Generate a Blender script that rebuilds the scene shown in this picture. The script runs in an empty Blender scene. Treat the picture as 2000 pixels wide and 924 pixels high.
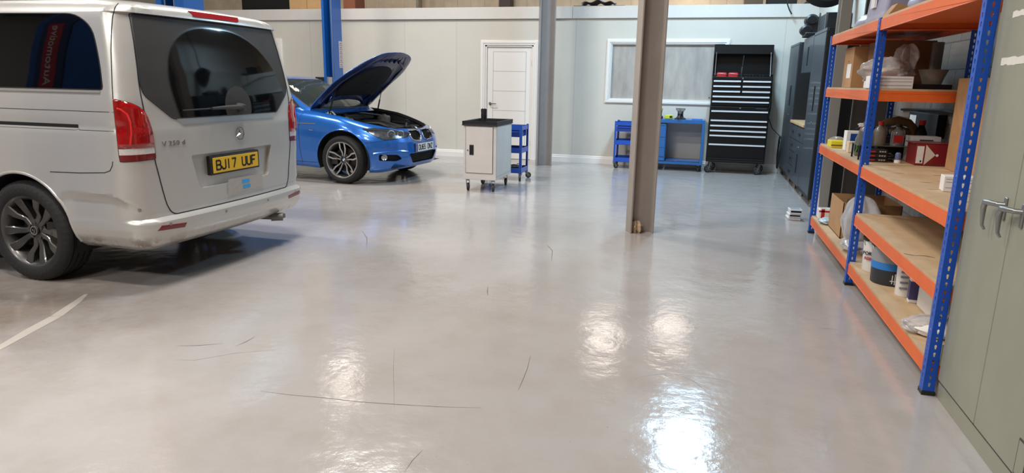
import bpy, bmesh, math, random
from mathutils import Vector, Matrix
random.seed(7)
PI = math.pi
R = math.radians
SC = bpy.context.scene
COL = SC.collection

# ---------------------------------------------------------------- camera
F_PX = 1320.0
yaw, pit, rol = R(15.25), R(13.0), R(-1.04)
fw = Vector((-math.sin(yaw)*math.cos(pit), math.cos(yaw)*math.cos(pit), -math.sin(pit)))
rt = Vector((math.cos(yaw), math.sin(yaw), 0))
dn = fw.cross(rt)
r2 = math.cos(rol)*rt + math.sin(rol)*dn
d2 = -math.sin(rol)*rt + math.cos(rol)*dn
cam = bpy.data.cameras.new('camera')
cam.sensor_width = 36
cam.lens = F_PX*36/2000
cam.clip_start = .05
camo = bpy.data.objects.new('camera', cam)
COL.objects.link(camo)
m = Matrix.Identity(4)
for i in range(3):
    m[i][0] = r2[i]; m[i][1] = -d2[i]; m[i][2] = -fw[i]
m[0][3], m[1][3], m[2][3] = 0, 0, 1.42
camo.matrix_world = m
SC.camera = camo

# ---------------------------------------------------------------- exposure, world, lamps
SC.view_settings.view_transform = 'Standard'
SC.view_settings.look = 'None'
SC.view_settings.gamma = 1
SC.view_settings.use_curve_mapping = False
SC.view_settings.exposure = -0.28
w = bpy.data.worlds.new('world'); SC.world = w; w.use_nodes = True
w.node_tree.nodes['Background'].inputs[0].default_value = (1, .95, .9, 1)
w.node_tree.nodes['Background'].inputs[1].default_value = .25

WARM = (1, .89, .78)
NEUT = (1, .962, .925)
COOL = (.50, .77, 1)
def lamp(name, loc, sx, sy, watt, col=NEUT, aim=None, spread=None):
    l = bpy.data.lights.new(name, 'AREA')
    l.shape = 'RECTANGLE'; l.size = sx; l.size_y = sy; l.energy = watt; l.color = col
    if spread: l.spread = R(spread)
    o = bpy.data.objects.new(name, l); COL.objects.link(o); o.location = loc
    if aim: o.rotation_euler = (Vector(aim)-Vector(loc)).to_track_quat('-Z', 'Y').to_euler()
    return o
# cool lamp over the far right corner, warm lamps over the mezzanine, unseen strip lamps over the floor, the pair behind the camera as fill
lamp('cool_bay_lamp', (.10, 9.65, 4.0), .55, .85, 235, COOL)
lamp('mezzanine_lamp', (-1.58, 12.9, 3.65), .55, .6, 19, WARM)
lamp('mezzanine_lamp', (-.28, 13.6, 3.6), .6, .6, 19, WARM)
lamp('bay_lamp', (-6.35, 11.0, 4.4), .22, .9, 17, WARM)
lamp('bay_lamp', (-9.3, 14.3, 2.95), .2, .3, 12, WARM)
for x, y, e in ((-2.7, 1.4, 190), (-2.7, 4.6, 215), (-7.5, 1.5, 180), (-7.5, 5.8, 240), (-2.0, -2.5, 260), (-5.0, -3, 300), (-4.6, 8.6, 270)):
    lamp('strip_lamp', (x, y, 5.5), 1.3, .35, e, NEUT)

# ---------------------------------------------------------------- materials
MATS = {}
def lin(c):
    return tuple((x/255/12.92 if x/255 <= .04045 else ((x/255+.055)/1.055)**2.4) for x in c)
def mat(name, rgb, rough=.5, metal=0, coat=0, var=.0, vs=6, bump=0, bs=60, alpha=1, trans=0, emit=0, spec=.5, rvar=0):
    if name in MATS: return MATS[name]
    M = bpy.data.materials.new(name); M.use_nodes = True; MATS[name] = M
    nt = M.node_tree; N = nt.nodes; L = nt.links; b = N['Principled BSDF']
    c = (*lin(rgb), 1)
    b.inputs['Base Color'].default_value = c
    b.inputs['Roughness'].default_value = rough
    b.inputs['Metallic'].default_value = metal
    b.inputs['Coat Weight'].default_value = coat
    b.inputs['Coat Roughness'].default_value = .06
    b.inputs['Specular IOR Level'].default_value = spec
    b.inputs['Alpha'].default_value = alpha
    b.inputs['Transmission Weight'].default_value = trans
    tc = N.new('ShaderNodeTexCoord')
    if var or rvar:
        n = N.new('ShaderNodeTexNoise'); n.inputs['Scale'].default_value = vs; n.inputs['Detail'].default_value = 6
        n.inputs['Roughness'].default_value = .6
        L.new(tc.outputs['Object'], n.inputs['Vector'])
        if var:
            mx = N.new('ShaderNodeMix'); mx.data_type = 'RGBA'
            mx.inputs[6].default_value = (*[max(0, v*(1-var)) for v in c[:3]], 1)
            mx.inputs[7].default_value = (*[min(1, v*(1+var)) for v in c[:3]], 1)
            rp = N.new('ShaderNodeMapRange'); rp.inputs[1].default_value = .32; rp.inputs[2].default_value = .68
            L.new(n.outputs['Fac'], rp.inputs[0]); L.new(rp.outputs[0], mx.inputs[0]); L.new(mx.outputs[2], b.inputs['Base Color'])
        if rvar:
            rp = N.new('ShaderNodeMapRange'); rp.inputs[3].default_value = max(0, rough-rvar); rp.inputs[4].default_value = rough+rvar
            L.new(n.outputs['Fac'], rp.inputs[0]); L.new(rp.outputs[0], b.inputs['Roughness'])
    if bump:
        n2 = N.new('ShaderNodeTexNoise'); n2.inputs['Scale'].default_value = bs; n2.inputs['Detail'].default_value = 3
        L.new(tc.outputs['Object'], n2.inputs['Vector'])
        bp = N.new('ShaderNodeBump'); bp.inputs['Strength'].default_value = bump; bp.inputs['Distance'].default_value = .01
        L.new(n2.outputs['Fac'], bp.inputs['Height']); L.new(bp.outputs[0], b.inputs['Normal'])
    return M
def emis(M, rgb, s):
    b = M.node_tree.nodes['Principled BSDF']
    b.inputs['Emission Color'].default_value = (*lin(rgb), 1); b.inputs['Emission Strength'].default_value = s
    return M
def film(name, rgb, clear=.6, rough=.08, bump=0, bs=20):
    """thin clear sheet: part see-through, part glossy (glass panes, plastic bags)"""
    if name in MATS: return MATS[name]
    M = bpy.data.materials.new(name); M.use_nodes = True; MATS[name] = M
    nt = M.node_tree; N = nt.nodes; L = nt.links; b = N['Principled BSDF']
    b.inputs['Base Color'].default_value = (*lin(rgb), 1); b.inputs['Roughness'].default_value = rough
    t = N.new('ShaderNodeBsdfTransparent'); mx = N.new('ShaderNodeMixShader')
    fr = N.new('ShaderNodeFresnel'); fr.inputs[0].default_value = 1.5
    mr = N.new('ShaderNodeMapRange'); mr.inputs[1].default_value = 0; mr.inputs[2].default_value = .6
    mr.inputs[3].default_value = 1-clear; mr.inputs[4].default_value = 1
    L.new(fr.outputs[0], mr.inputs[0]); L.new(mr.outputs[0], mx.inputs[0])
    L.new(t.outputs[0], mx.inputs[1]); L.new(b.outputs[0], mx.inputs[2])
    L.new(mx.outputs[0], N['Material Output'].inputs['Surface'])
    if bump:
        tc = N.new('ShaderNodeTexCoord'); n2 = N.new('ShaderNodeTexNoise'); n2.inputs['Scale'].default_value = bs; n2.inputs['Detail'].default_value = 4
        L.new(tc.outputs['Object'], n2.inputs['Vector'])
        bp = N.new('ShaderNodeBump'); bp.inputs['Strength'].default_value = bump; bp.inputs['Distance'].default_value = .03
        L.new(n2.outputs['Fac'], bp.inputs['Height']); L.new(bp.outputs[0], b.inputs['Normal'])
    return M

# ---------------------------------------------------------------- mesh builder
class MB:
    def __init__(s): s.v = []; s.f = []
    def add(s, vs, fs):
        o = len(s.v); s.v += [tuple(v) for v in vs]; s.f += [tuple(i+o for i in f) for f in fs]; return s
    def box(s, x0, x1, y0, y1, z0, z1, M=None):
        vs = [Vector((x, y, z)) for x in (x0, x1) for y in (y0, y1) for z in (z0, z1)]
        if M: vs = [M @ v for v in vs]
        return s.add(vs, [(0,1,3,2),(4,6,7,5),(0,4,5,1),(2,3,7,6),(0,2,6,4),(1,5,7,3)])
    def prism(s, poly, ax, a0, a1, M=None):
        """poly in the two other axes (in order x,y,z), extruded along ax"""
        def P(p, a):
            q = [p[0], p[1]]; q.insert(ax, a); v = Vector(q); return M @ v if M else v
        n = len(poly); vs = [P(p, a0) for p in poly] + [P(p, a1) for p in poly]
        fs = [tuple(range(n))[::-1], tuple(range(n, 2*n))] + [(i, (i+1) % n, (i+1) % n+n, i+n) for i in range(n)]
        return s.add(vs, fs)
    def cyl(s, p0, p1, r0, r1=None, n=20, caps=True):
        return s.rings([(p0, r0), (p1, r0 if r1 is None else r1)], n, caps)
    def rings(s, pr, n=20, caps=True):
        """tube through (point, radius) pairs"""
        ps = [Vector(p) for p, r in pr]; vs = []; fs = []; ref = None
        for i, (p, r) in enumerate(pr):
            a = ps[min(i+1, len(ps)-1)] - ps[max(i-1, 0)]
            if a.length < 1e-9: a = Vector((0, 0, 1))
            a.normalize()
            if ref is None: ref = a.orthogonal().normalized()
            u = (ref - a*ref.dot(a)); u = u.normalized() if u.length > 1e-6 else a.orthogonal().normalized(); ref = u
            q = a.cross(u)
            vs += [ps[i] + (u*math.cos(2*PI*k/n) + q*math.sin(2*PI*k/n))*r for k in range(n)]
        for i in range(len(pr)-1):
            fs += [(i*n+k, i*n+(k+1) % n, (i+1)*n+(k+1) % n, (i+1)*n+k) for k in range(n)]
        if caps: fs += [tuple(range(n))[::-1], tuple(range((len(pr)-1)*n, len(pr)*n))]
        return s.add(vs, fs)
    def tube(s, pts, r, n=8, closed=False):
        pts = [Vector(p) for p in pts]
        if closed: pts = pts + [pts[0], pts[1]]
        return s.rings([(p, r) for p in pts], n, not closed)
    def lathe(s, prof, M=None, n=32, close=False, cap=True):
        """prof (r, h) around local z"""
        vs = []; fs = []; k = len(prof)
        for r, h in prof:
            for i in range(n):
                a = 2*PI*i/n; v = Vector((r*math.cos(a), r*math.sin(a), h)); vs.append(M @ v if M else v)
        for j in range(k-1 if not close else k):
            j2 = (j+1) % k
            fs += [(j*n+i, j*n+(i+1) % n, j2*n+(i+1) % n, j2*n+i) for i in range(n)]
        if not close and cap:
            if prof[0][0] > 1e-5: fs.append(tuple(range(n))[::-1])
            if prof[-1][0] > 1e-5: fs.append(tuple(range((k-1)*n, k*n)))
        return s.add(vs, fs)
    def grid(s, fn, nu, nv, M=None):
        vs = [Vector(fn(i/nu, j/nv)) for i in range(nu+1) for j in range(nv+1)]
        if M: vs = [M @ v for v in vs]
        return s.add(vs, [(i*(nv+1)+j, (i+1)*(nv+1)+j, (i+1)*(nv+1)+j+1, i*(nv+1)+j+1) for i in range(nu) for j in range(nv)])
    def build(s, name, m, parent=None, smooth=35, bev=0, solid=0, seg=2, merge=True, loc=None, rz=0):
        me = bpy.data.meshes.new(name); me.from_pydata(s.v, [], s.f)
        bm = bmesh.new(); bm.from_mesh(me)
        if merge: bmesh.ops.remove_doubles(bm, verts=bm.verts, dist=1e-5)
        bmesh.ops.recalc_face_normals(bm, faces=bm.faces)
        return fin(name, bm, m, parent, smooth, bev, solid, seg, me, loc, rz)
def fin(name, bm, m, parent=None, smooth=35, bev=0, solid=0, seg=2, me=None, loc=None, rz=0):
    me = me or bpy.data.meshes.new(name)
    bm.to_mesh(me); bm.free()
    o = bpy.data.objects.new(name, me); COL.objects.link(o)
    me.materials.append(m)
    if smooth:
        me.shade_smooth(); me.set_sharp_from_angle(angle=R(smooth))
    if solid:
        q = o.modifiers.new('s', 'SOLIDIFY'); q.thickness = solid; q.offset = -1
    if bev:
        q = o.modifiers.new('b', 'BEVEL'); q.width = bev; q.segments = seg; q.limit_method = 'ANGLE'; q.angle_limit = R(40)
    if parent: o.parent = parent
    if loc: o.location = loc
    if rz: o.rotation_euler = (0, 0, rz)
    return o
def tag(o, label=None, cat=None, group=None, kind=None):
    for k, v in (('label', label), ('category', cat), ('group', group), ('kind', kind)):
        if v: o[k] = v
    return o
def thing(name, label, cat, loc=(0, 0, 0), rz=0, group=None):
    o = bpy.data.objects.new(name, None); COL.objects.link(o); o.location = loc; o.rotation_euler = (0, 0, rz)
    o.empty_display_size = .1
    return tag(o, label, cat, group)
def struct(o): return tag(o, kind='structure')
def copy_part(o, parent, loc=None, rot=None):
    c = o.copy(); COL.objects.link(c); c.parent = parent
    if loc is not None: c.location = loc
    if rot is not None: c.rotation_euler = rot
    for k in o.children:
        d = k.copy(); COL.objects.link(d); d.parent = c
    return c
def text(name, s, size, m, parent=None, M=None, ext=.0008, sx=1, bold=0, align='CENTER'):
    cu = bpy.data.curves.new(name, 'FONT'); cu.body = s; cu.size = size; cu.extrude = ext; cu.align_x = align; cu.align_y = 'CENTER'
    cu.offset = bold; cu.resolution_u = 3
    t = bpy.data.objects.new(name, cu); COL.objects.link(t)
    dg = bpy.context.evaluated_depsgraph_get(); dg.update()
    me = bpy.data.meshes.new_from_object(t.evaluated_get(dg))
    bpy.data.objects.remove(t); bpy.data.curves.remove(cu)
    me.transform(Matrix.Diagonal((sx, 1, 1, 1)))
    if M: me.transform(M)
    o = bpy.data.objects.new(name, me); COL.objects.link(o); me.materials.clear(); me.materials.append(m)
    if parent: o.parent = parent
    return o
GLY = {'B': [[(0, 0), (0, 1), (.62, 1), (.8, .88), (.8, .64), (.62, .52), (0, .52)], [(.62, .52), (.85, .40), (.85, .12), (.66, 0), (0, 0)]],
 'J': [[(.75, 1), (.75, .16), (.58, 0), (.2, 0), (.02, .16), (.02, .28)]], '1': [[(.3, 0), (.3, 1)]], '7': [[(0, 1), (.75, 1), (.3, 0)]],
 'U': [[(0, 1), (0, .16), (.17, 0), (.6, 0), (.77, .16), (.77, 1)]], 'F': [[(0, 0), (0, 1), (.75, 1)], [(0, .52), (.6, .52)]],
 'O': [[(.17, 0), (0, .16), (0, .84), (.17, 1), (.6, 1), (.77, .84), (.77, .16), (.6, 0), (.17, 0)]],
 '6': [[(.70, 1), (.25, 1), (0, .75), (0, .16), (.17, 0), (.6, 0), (.77, .16), (.77, .40), (.6, .55), (.1, .55)]],
 '5': [[(.72, 1), (.08, 1), (.02, .56), (.58, .58), (.77, .42), (.77, .16), (.6, 0), (.15, 0), (0, .14)]],
 'N': [[(0, 0), (0, 1), (.77, 0), (.77, 1)]], 'Z': [[(0, 1), (.77, 1), (0, 0), (.77, 0)]], ' ': []}
def plate_text(name, s, h, adv, m_, parent, M):
    mb = MB(); wt = h*.085; x0 = -adv*len(s)/2+adv*.12
    for i, c in enumerate(s):
        for pl in GLY[c]:
            P = [Vector((x0+i*adv+p[0]*adv*.95, (p[1]-.5)*(h-2*wt), 0)) for p in pl]
            for a, b in zip(P, P[1:]):
                d_ = (b-a).normalized(); n_ = Vector((-d_.y, d_.x, 0))*wt; a2 = a-d_*wt*.5; b2 = b+d_*wt*.5
                vs = [a2-n_, b2-n_, b2+n_, a2+n_]
                mb.add([M @ v for v in vs]+[M @ (v+Vector((0, 0, .0006))) for v in vs], [(0, 1, 2, 3), (4, 5, 6, 7), (0, 1, 5, 4), (1, 2, 6, 5), (2, 3, 7, 6), (3, 0, 4, 7)])
    return mb.build(name, m_, parent, smooth=0, merge=False)
def frame(o, x, y, z=None):
    """matrix with local x, y directions at o (z = x cross y)"""
    x = Vector(x).normalized(); y = Vector(y).normalized(); z = x.cross(y)
    M = Matrix.Identity(4)
    for i in range(3): M[i][0] = x[i]; M[i][1] = y[i]; M[i][2] = z[i]; M[i][3] = o[i]
    return M
def interp(t, x):
    if x <= t[0][0]: return t[0][1:] if len(t[0]) > 2 else t[0][1]
    for a, b in zip(t, t[1:]):
        if x <= b[0]:
            k = (x-a[0])/(b[0]-a[0])
            r = tuple(p+(q-p)*k for p, q in zip(a[1:], b[1:]))
            return r if len(r) > 1 else r[0]
    return t[-1][1:] if len(t[-1]) > 2 else t[-1][1]

# ---------------------------------------------------------------- palette
m_black = mat('black_plastic', (24, 24, 26), .45, bump=.1, bs=200)
m_rubber = mat('tyre_rubber', (30, 29, 29), .75, var=.15, vs=20, bump=.2, bs=150)
m_chrome = mat('chrome', (215, 215, 215), .12, 1)
m_steel = mat('zinc_steel', (150, 150, 148), .35, .9, var=.1)
m_dark = mat('dark_void', (12, 12, 13), .8)
m_white = mat('white_card', (225, 222, 218), .6, var=.03)
m_cardb = mat('cardboard', (168, 128, 86), .85, var=.08, vs=8, bump=.1)
m_blue = mat('blue_enamel', (26, 78, 178), .35, coat=.3, var=.05)
m_rblue = mat('rack_blue', (0, 72, 172), .42, coat=.1, var=.08, vs=10)
m_orange = mat('rack_orange', (214, 96, 30), .5, coat=.08, var=.05, vs=8)
m_beige = mat('steel_paint_beige', (156, 147, 138), .5, var=.06, vs=5, bump=.05)
m_lift = mat('lift_blue', (16, 84, 158), .35, coat=.3, var=.04)
m_red = mat('red_plastic', (190, 30, 30), .4)
m_yel = mat('yellow_plastic', (225, 205, 40), .5)
# ---------------------------------------------------------------- setting
def floor_mat():
    M = bpy.data.materials.new('epoxy_floor'); M.use_nodes = True
    N = M.node_tree.nodes; L = M.node_tree.links; b = N['Principled BSDF']
    g = N.new('ShaderNodeNewGeometry')
    def noise(sc, det=5, ro=.6, vec=None, dist=0):
        n = N.new('ShaderNodeTexNoise'); n.inputs['Scale'].default_value = sc; n.inputs['Detail'].default_value = det
        n.inputs['Roughness'].default_value = ro; n.inputs['Distortion'].default_value = dist
        L.new(vec or g.outputs['Position'], n.inputs['Vector']); return n.outputs['Fac']
    def rng(s, a, b_, c=0, d=1):
        r = N.new('ShaderNodeMapRange'); L.new(s, r.inputs[0])
        for i, v in enumerate((a, b_, c, d)): r.inputs[i+1].default_value = v
        return r.outputs[0]
    def mixc(f, a, b_):
        x = N.new('ShaderNodeMix'); x.data_type = 'RGBA'; L.new(f, x.inputs[0])
        for i, v in ((6, a), (7, b_)):
            if isinstance(v, tuple): x.inputs[i].default_value = (*lin(v), 1)
            else: L.new(v, x.inputs[i])
        return x.outputs[2]
    def mul(a, b_):
        x = N.new('ShaderNodeMath'); x.operation = 'MULTIPLY'; L.new(a, x.inputs[0])
        if isinstance(b_, float): x.inputs[1].default_value = b_
        else: L.new(b_, x.inputs[1])
        return x.outputs[0]
    base = mixc(rng(noise(.35), .35, .65), (160, 155, 151), (171, 166, 162))
    c = mixc(rng(noise(3, 8, .7), .45, .8, 0, .5), base, (150, 140, 130))
    # brown tyre dirt in broad drifts, and thin scuffs stretched one way
    c = mixc(mul(rng(noise(.55, 4, .6), .54, .7, 0, 1), rng(noise(9, 6, .75), .42, .7, 0, .55)), c, (140, 124, 108))
    mp = N.new('ShaderNodeMapping'); L.new(g.outputs['Position'], mp.inputs[0]); mp.inputs['Rotation'].default_value = (0, 0, .5); mp.inputs['Scale'].default_value = (1, 9, 1)
    c = mixc(mul(rng(noise(3.5, 2, .5, mp.outputs[0], 1.2), .70, .74, 0, .45), rng(noise(1.3), .5, .65)), c, (112, 108, 104))
    c = mixc(rng(noise(38, 2, .5), .76, .79, 0, .6), c, (110, 100, 92))
    ds = N.new('ShaderNodeVectorMath'); ds.operation = 'DISTANCE'; L.new(g.outputs['Position'], ds.inputs[0]); ds.inputs[1].default_value = (-4.1, 3.0, 0)
    c = mixc(mul(rng(ds.outputs['Value'], .4, 1.7, .75, 0), rng(noise(2.2, 7, .7), .35, .7)), c, (128, 110, 94))
    L.new(c, b.inputs['Base Color'])
    L.new(rng(noise(2.5, 6, .7), .3, .75, .07, .19), b.inputs['Roughness'])
    b.inputs['Specular IOR Level'].default_value = .55
    bp = N.new('ShaderNodeBump'); bp.inputs['Strength'].default_value = .14; bp.inputs['Distance'].default_value = .006
    L.new(noise(30, 4, .55), bp.inputs['Height'])
    b2 = N.new('ShaderNodeBump'); b2.inputs['Strength'].default_value = .12; b2.inputs['Distance'].default_value = .03
    L.new(noise(5, 2, .5), b2.inputs['Height']); L.new(b2.outputs[0], bp.inputs['Normal'])
    L.new(bp.outputs[0], b.inputs['Normal'])
    return M
struct(MB().box(-13, 2.2, -7, 16, -.1, 0).build('floor', floor_mat(), smooth=0))
flo = bpy.data.objects['floor']

m_wall = mat('painted_board', (205, 201, 190), .75, var=.02, vs=2)
m_gloss = mat('white_gloss', (232, 229, 224), .35)
m_trim = mat('trim_sheet', (212, 208, 201), .5, var=.02)
YW = 12.06
wb = MB()
# partition with a window opening x -1.55..1.0? and door opening
wx0, wx1, wz0, wz1 = -1.58, .29, 1.13, 2.07
dx0, dx1, dz1 = -3.85, -2.95, 2.035
for a in ((-13, dx0, 0, 2.6), (dx0, dx1, dz1, 2.6), (dx1, wx0, 0, 2.6), (wx0, wx1, 0, wz0), (wx0, wx1, wz1, 2.6), (wx1, 1.66, 0, 2.6)):
    wb.box(a[0], a[1], YW, YW+.1, a[2], a[3])
struct(wb.build('wall_back', m_wall, smooth=0))
# fine joints between the wall boards
jt = MB()
for x in (-9.5, -7.4, -5.42, -4.4, -2.2, 1.2):
    jt.box(x-.003, x+.003, YW-.002, YW+.002, .13 if not -4 < x < -2.8 else 2.1, 2.48)
struct(jt.build('trim_4', mat('joint_line', (186, 182, 176), .8), smooth=0))
tr = MB()
for x0, x1 in ((-13, -7.05), (-7.045, -2.27), (-2.265, 1.66)):
    tr.box(x0, x1, YW-.05, YW+.15, 2.48, 2.68)
struct(tr.build('trim_1', m_trim, smooth=0, bev=.004))
sc = MB()
for i in range(11):
    x = -9+i*1.0
    for z in (2.53, 2.63):
        sc.cyl((x, YW-.051, z), (x, YW-.053, z), .005, n=8)
struct(sc.build('trim_2', mat('screw_pale', (176, 172, 166), .5), smooth=0))
bb = MB()
prof = [(0, 0), (0, .13), (-.006, .13), (-.012, .118), (-.012, .1), (-.018, .09), (-.018, 0)]
for x0, x1 in ((-13, -3.93), (-2.87, 1.66)):
    bb.prism([(YW+a, z) for a, z in prof], 0, x0, x1)
struct(bb.build('baseboard_back', m_gloss, smooth=0))
# mezzanine deck and the boarded wall over it
struct(MB().box(-13, 2.0, YW+.15, 16, 2.5, 2.6).build('wall_mezzanine', mat('deck', (120, 105, 90), .8), smooth=0))
def boards_mat():
    M = mat('vertical_boards', (232, 214, 188), .7, var=.12, vs=3)
    return M
vb = MB()
for i in range(50):
    x = -13+i*.31
    vb.box(x, x+.285, 14.5, 14.53, 2.6, 6.0)
    vb.box(x+.285, x+.31, 14.515, 14.53, 2.6, 6.0)
struct(vb.build('wall_upper', boards_mat(), smooth=0))
# right side: plasterboard near the corner, painted blockwork behind the racks
def block_mat():
    M = mat('painted_blockwork', (150, 142, 132), .8, bump=.3, bs=40)
    N = M.node_tree.nodes; L = M.node_tree.links; b = N['Principled BSDF']
    g = N.new('ShaderNodeNewGeometry'); sp = N.new('ShaderNodeSeparateXYZ'); cb = N.new('ShaderNodeCombineXYZ')
    L.new(g.outputs['Position'], sp.inputs[0]); L.new(sp.outputs[1], cb.inputs[0]); L.new(sp.outputs[2], cb.inputs[1])
    br = N.new('ShaderNodeTexBrick'); L.new(cb.outputs[0], br.inputs['Vector']); br.inputs['Scale'].default_value = 1
    br.inputs['Brick Width'].default_value = .45; br.inputs['Row Height'].default_value = .225; br.inputs['Mortar Size'].default_value = .006
    br.inputs['Color1'].default_value = (*lin((112, 102, 92)), 1); br.inputs['Color2'].default_value = (*lin((103, 94, 85)), 1)
    br.inputs['Mortar'].default_value = (*lin((74, 66, 58)), 1)
    L.new(br.outputs['Color'], b.inputs['Base Color'])
    return M
struct(MB().box(2.0, 2.2, -7, 8.62, 0, 6).build('wall_right', block_mat(), smooth=0))
struct(MB().box(1.655, 2.0, 8.56, 8.62, 0, 2.9).build('wall_end_sheet', mat('void_shade', (70, 62, 56), .7), smooth=0))  # added dark sheet over the wall end, standing for the dark void there
struct(MB().box(1.66, 2.2, 8.62, 12.2, 0, 2.9).build('wall_right_far', m_wall, smooth=0))
struct(MB().box(1.66, 2.2, 8.62, 16, 2.9, 6).build('wall_right_upper', m_trim, smooth=0))
q = MB()
for z in (2.62, 2.72, 2.82):
    q.box(1.654, 1.66, 8.62, YW, z, z+.006)
struct(q.build('trim_3', mat('joint_dark', (120, 122, 122), .8), smooth=0))
struct(MB().box(-13.2, -13, -7, 16, 0, 6).build('wall_left', m_wall, smooth=0))
struct(MB().box(-13, 2.2, -7.2, -7, 0, 6).build('wall_front', mat('front_wall', (120, 112, 104), .8), smooth=0))
def roof_mat(): return mat('roof_sheet', (120, 112, 104), .7, var=.05)
rf = MB().box(-13, 2.2, -7.2, 16, 6, 6.1)
for i in range(7):
    rf.box(-13, 2.2, -5+i*3, -4.85+i*3, 5.75, 6)
struct(rf.build('ceiling', roof_mat(), smooth=0))

# panelled door with its frame
fr = MB()
for x0, x1, z0, z1 in ((-3.935, dx0-.0, 0, dz1+.085), (dx1, dx1+.085, 0, dz1+.085), (dx0, dx1, dz1, dz1+.085)):
    fr.box(x0, x1, YW-.02, YW+.0, z0, z1)
for x0, x1, z0, z1 in ((-3.915, dx0-.03, 0, dz1+.065), (dx1+.03, dx1+.065, 0, dz1+.065), (dx0-.03, dx1+.03, dz1+.03, dz1+.065)):
    fr.box(x0, x1, YW-.03, YW-.02, z0, z1)
for x0, x1, z0, z1 in ((dx0, dx0+.03, 0, dz1), (dx1-.03, dx1, 0, dz1), (dx0, dx1, dz1-.03, dz1)):
    fr.box(x0, x1, YW, YW+.1, z0, z1)
struct(fr.build('trim_5', m_gloss, smooth=0, bev=.003))
d = MB(); a0, a1, b0, b1 = dx0+.033, dx1-.033, .008, dz1-.033
d.box(a0, a1, YW+.03, YW+.07, b0, b1)
door = struct(d.build('door_1', m_gloss, smooth=0, bev=.002))
g = MB()
gx0, gx1 = a0+.11, a1-.11
zs = [.18, .53, .88, 1.23, 1.58, 1.92]
for z in zs: g.box(gx0, gx1, YW+.0285, YW+.031, z-.004, z+.004)
for x in (gx0, gx1): g.box(x-.004, x+.004, YW+.0285, YW+.031, zs[0], zs[-1])
g.build('panel_groove', mat('groove', (178, 175, 170), .6), door, smooth=0)
h = MB().cyl((a0+.06, YW+.03, 1.0), (a0+.06, YW+.018, 1.0), .027, n=24).tube([(a0+.06, YW+.02, 1.0), (a0+.06, YW-.02, 1.0), (a0+.08, YW-.03, 1.0), (a0+.19, YW-.03, 1.0)], .009)
h.build('door_handle', m_steel, door)
hg = MB()
for z in (.3, 1.72): hg.box(a1-.004, a1+.01, YW+.018, YW+.03, z-.05, z+.05)
hg.build('hinge', m_steel, door, smooth=0)
# door frame partly hidden by the silver van
fr = MB()
X0, X1 = -9.0, -8.12
for x0, x1, z0, z1 in ((X1, X1+.1, 0, 2.14), (X0-.1, X0, 0, 2.14), (X0, X1, 2.04, 2.14)):
    fr.box(x0, x1, YW-.025, YW, z0, z1)
for x0, x1, z0, z1 in ((X1+.02, X1+.08, 0, 2.12), (X0-.08, X0-.02, 0, 2.12), (X0-.02, X1+.02, 2.06, 2.12)):
    fr.box(x0, x1, YW-.035, YW-.025, z0, z1)
d2o = struct(fr.build('door_2', m_gloss, smooth=0, bev=.003))
MB().box(X0, X1, YW-.01, YW+.0, .01, 2.04).build('door_leaf', m_gloss, d2o, smooth=0)
# window with its frame and film-covered pane
fr = MB()
def rect_frame(mb, x0, x1, z0, z1, w_, ya, yb):
    mb.box(x0, x1, ya, yb, z1-w_, z1).box(x0, x1, ya, yb, z0, z0+w_).box(x0, x0+w_, ya, yb, z0+w_, z1-w_).box(x1-w_, x1, ya, yb, z0+w_, z1-w_)
rect_frame(fr, -1.655, .365, 1.065, 2.145, .075, YW-.02, YW)
rect_frame(fr, -1.64, .35, 1.08, 2.13, .04, YW-.032, YW-.02)
rect_frame(fr, wx0, wx1, wz0, wz1, .02, YW, YW+.08)
win = struct(fr.build('window_1', m_gloss, smooth=0, bev=.003))
def pane_mat():
    M = mat('filmed_glass', (150, 146, 140), .14)
    N = M.node_tree.nodes; L = M.node_tree.links; b = N['Principled BSDF']
    tc = N.new('ShaderNodeTexCoord'); mp = N.new('ShaderNodeMapping'); mp.inputs['Scale'].default_value = (3.5, 1, .9)
    L.new(tc.outputs['Object'], mp.inputs[0])
    n = N.new('ShaderNodeTexNoise'); n.inputs['Scale'].default_value = 1.6; n.inputs['Detail'].default_value = 8; n.inputs['Roughness'].default_value = .65
    L.new(mp.outputs[0], n.inputs['Vector'])
    cr = N.new('ShaderNodeValToRGB'); e = cr.color_ramp.elements
    e[0].position = .36; e[0].color = (*lin((160, 154, 149)), 1); e[1].position = .7; e[1].color = (*lin((188, 182, 173)), 1)
    L.new(n.outputs['Fac'], cr.inputs[0]); L.new(cr.outputs[0], b.inputs['Base Color'])
    return M
MB().box(wx0+.02, wx1-.02, YW+.04, YW+.046, wz0+.02, wz1-.02).build('window_pane', pane_mat(), win, smooth=0)
struct(MB().box(wx0-.3, wx1+.3, YW+.3, YW+.32, 0, 2.5).build('wall_office', mat('office_wall', (90, 85, 80), .8), smooth=0))

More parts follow.
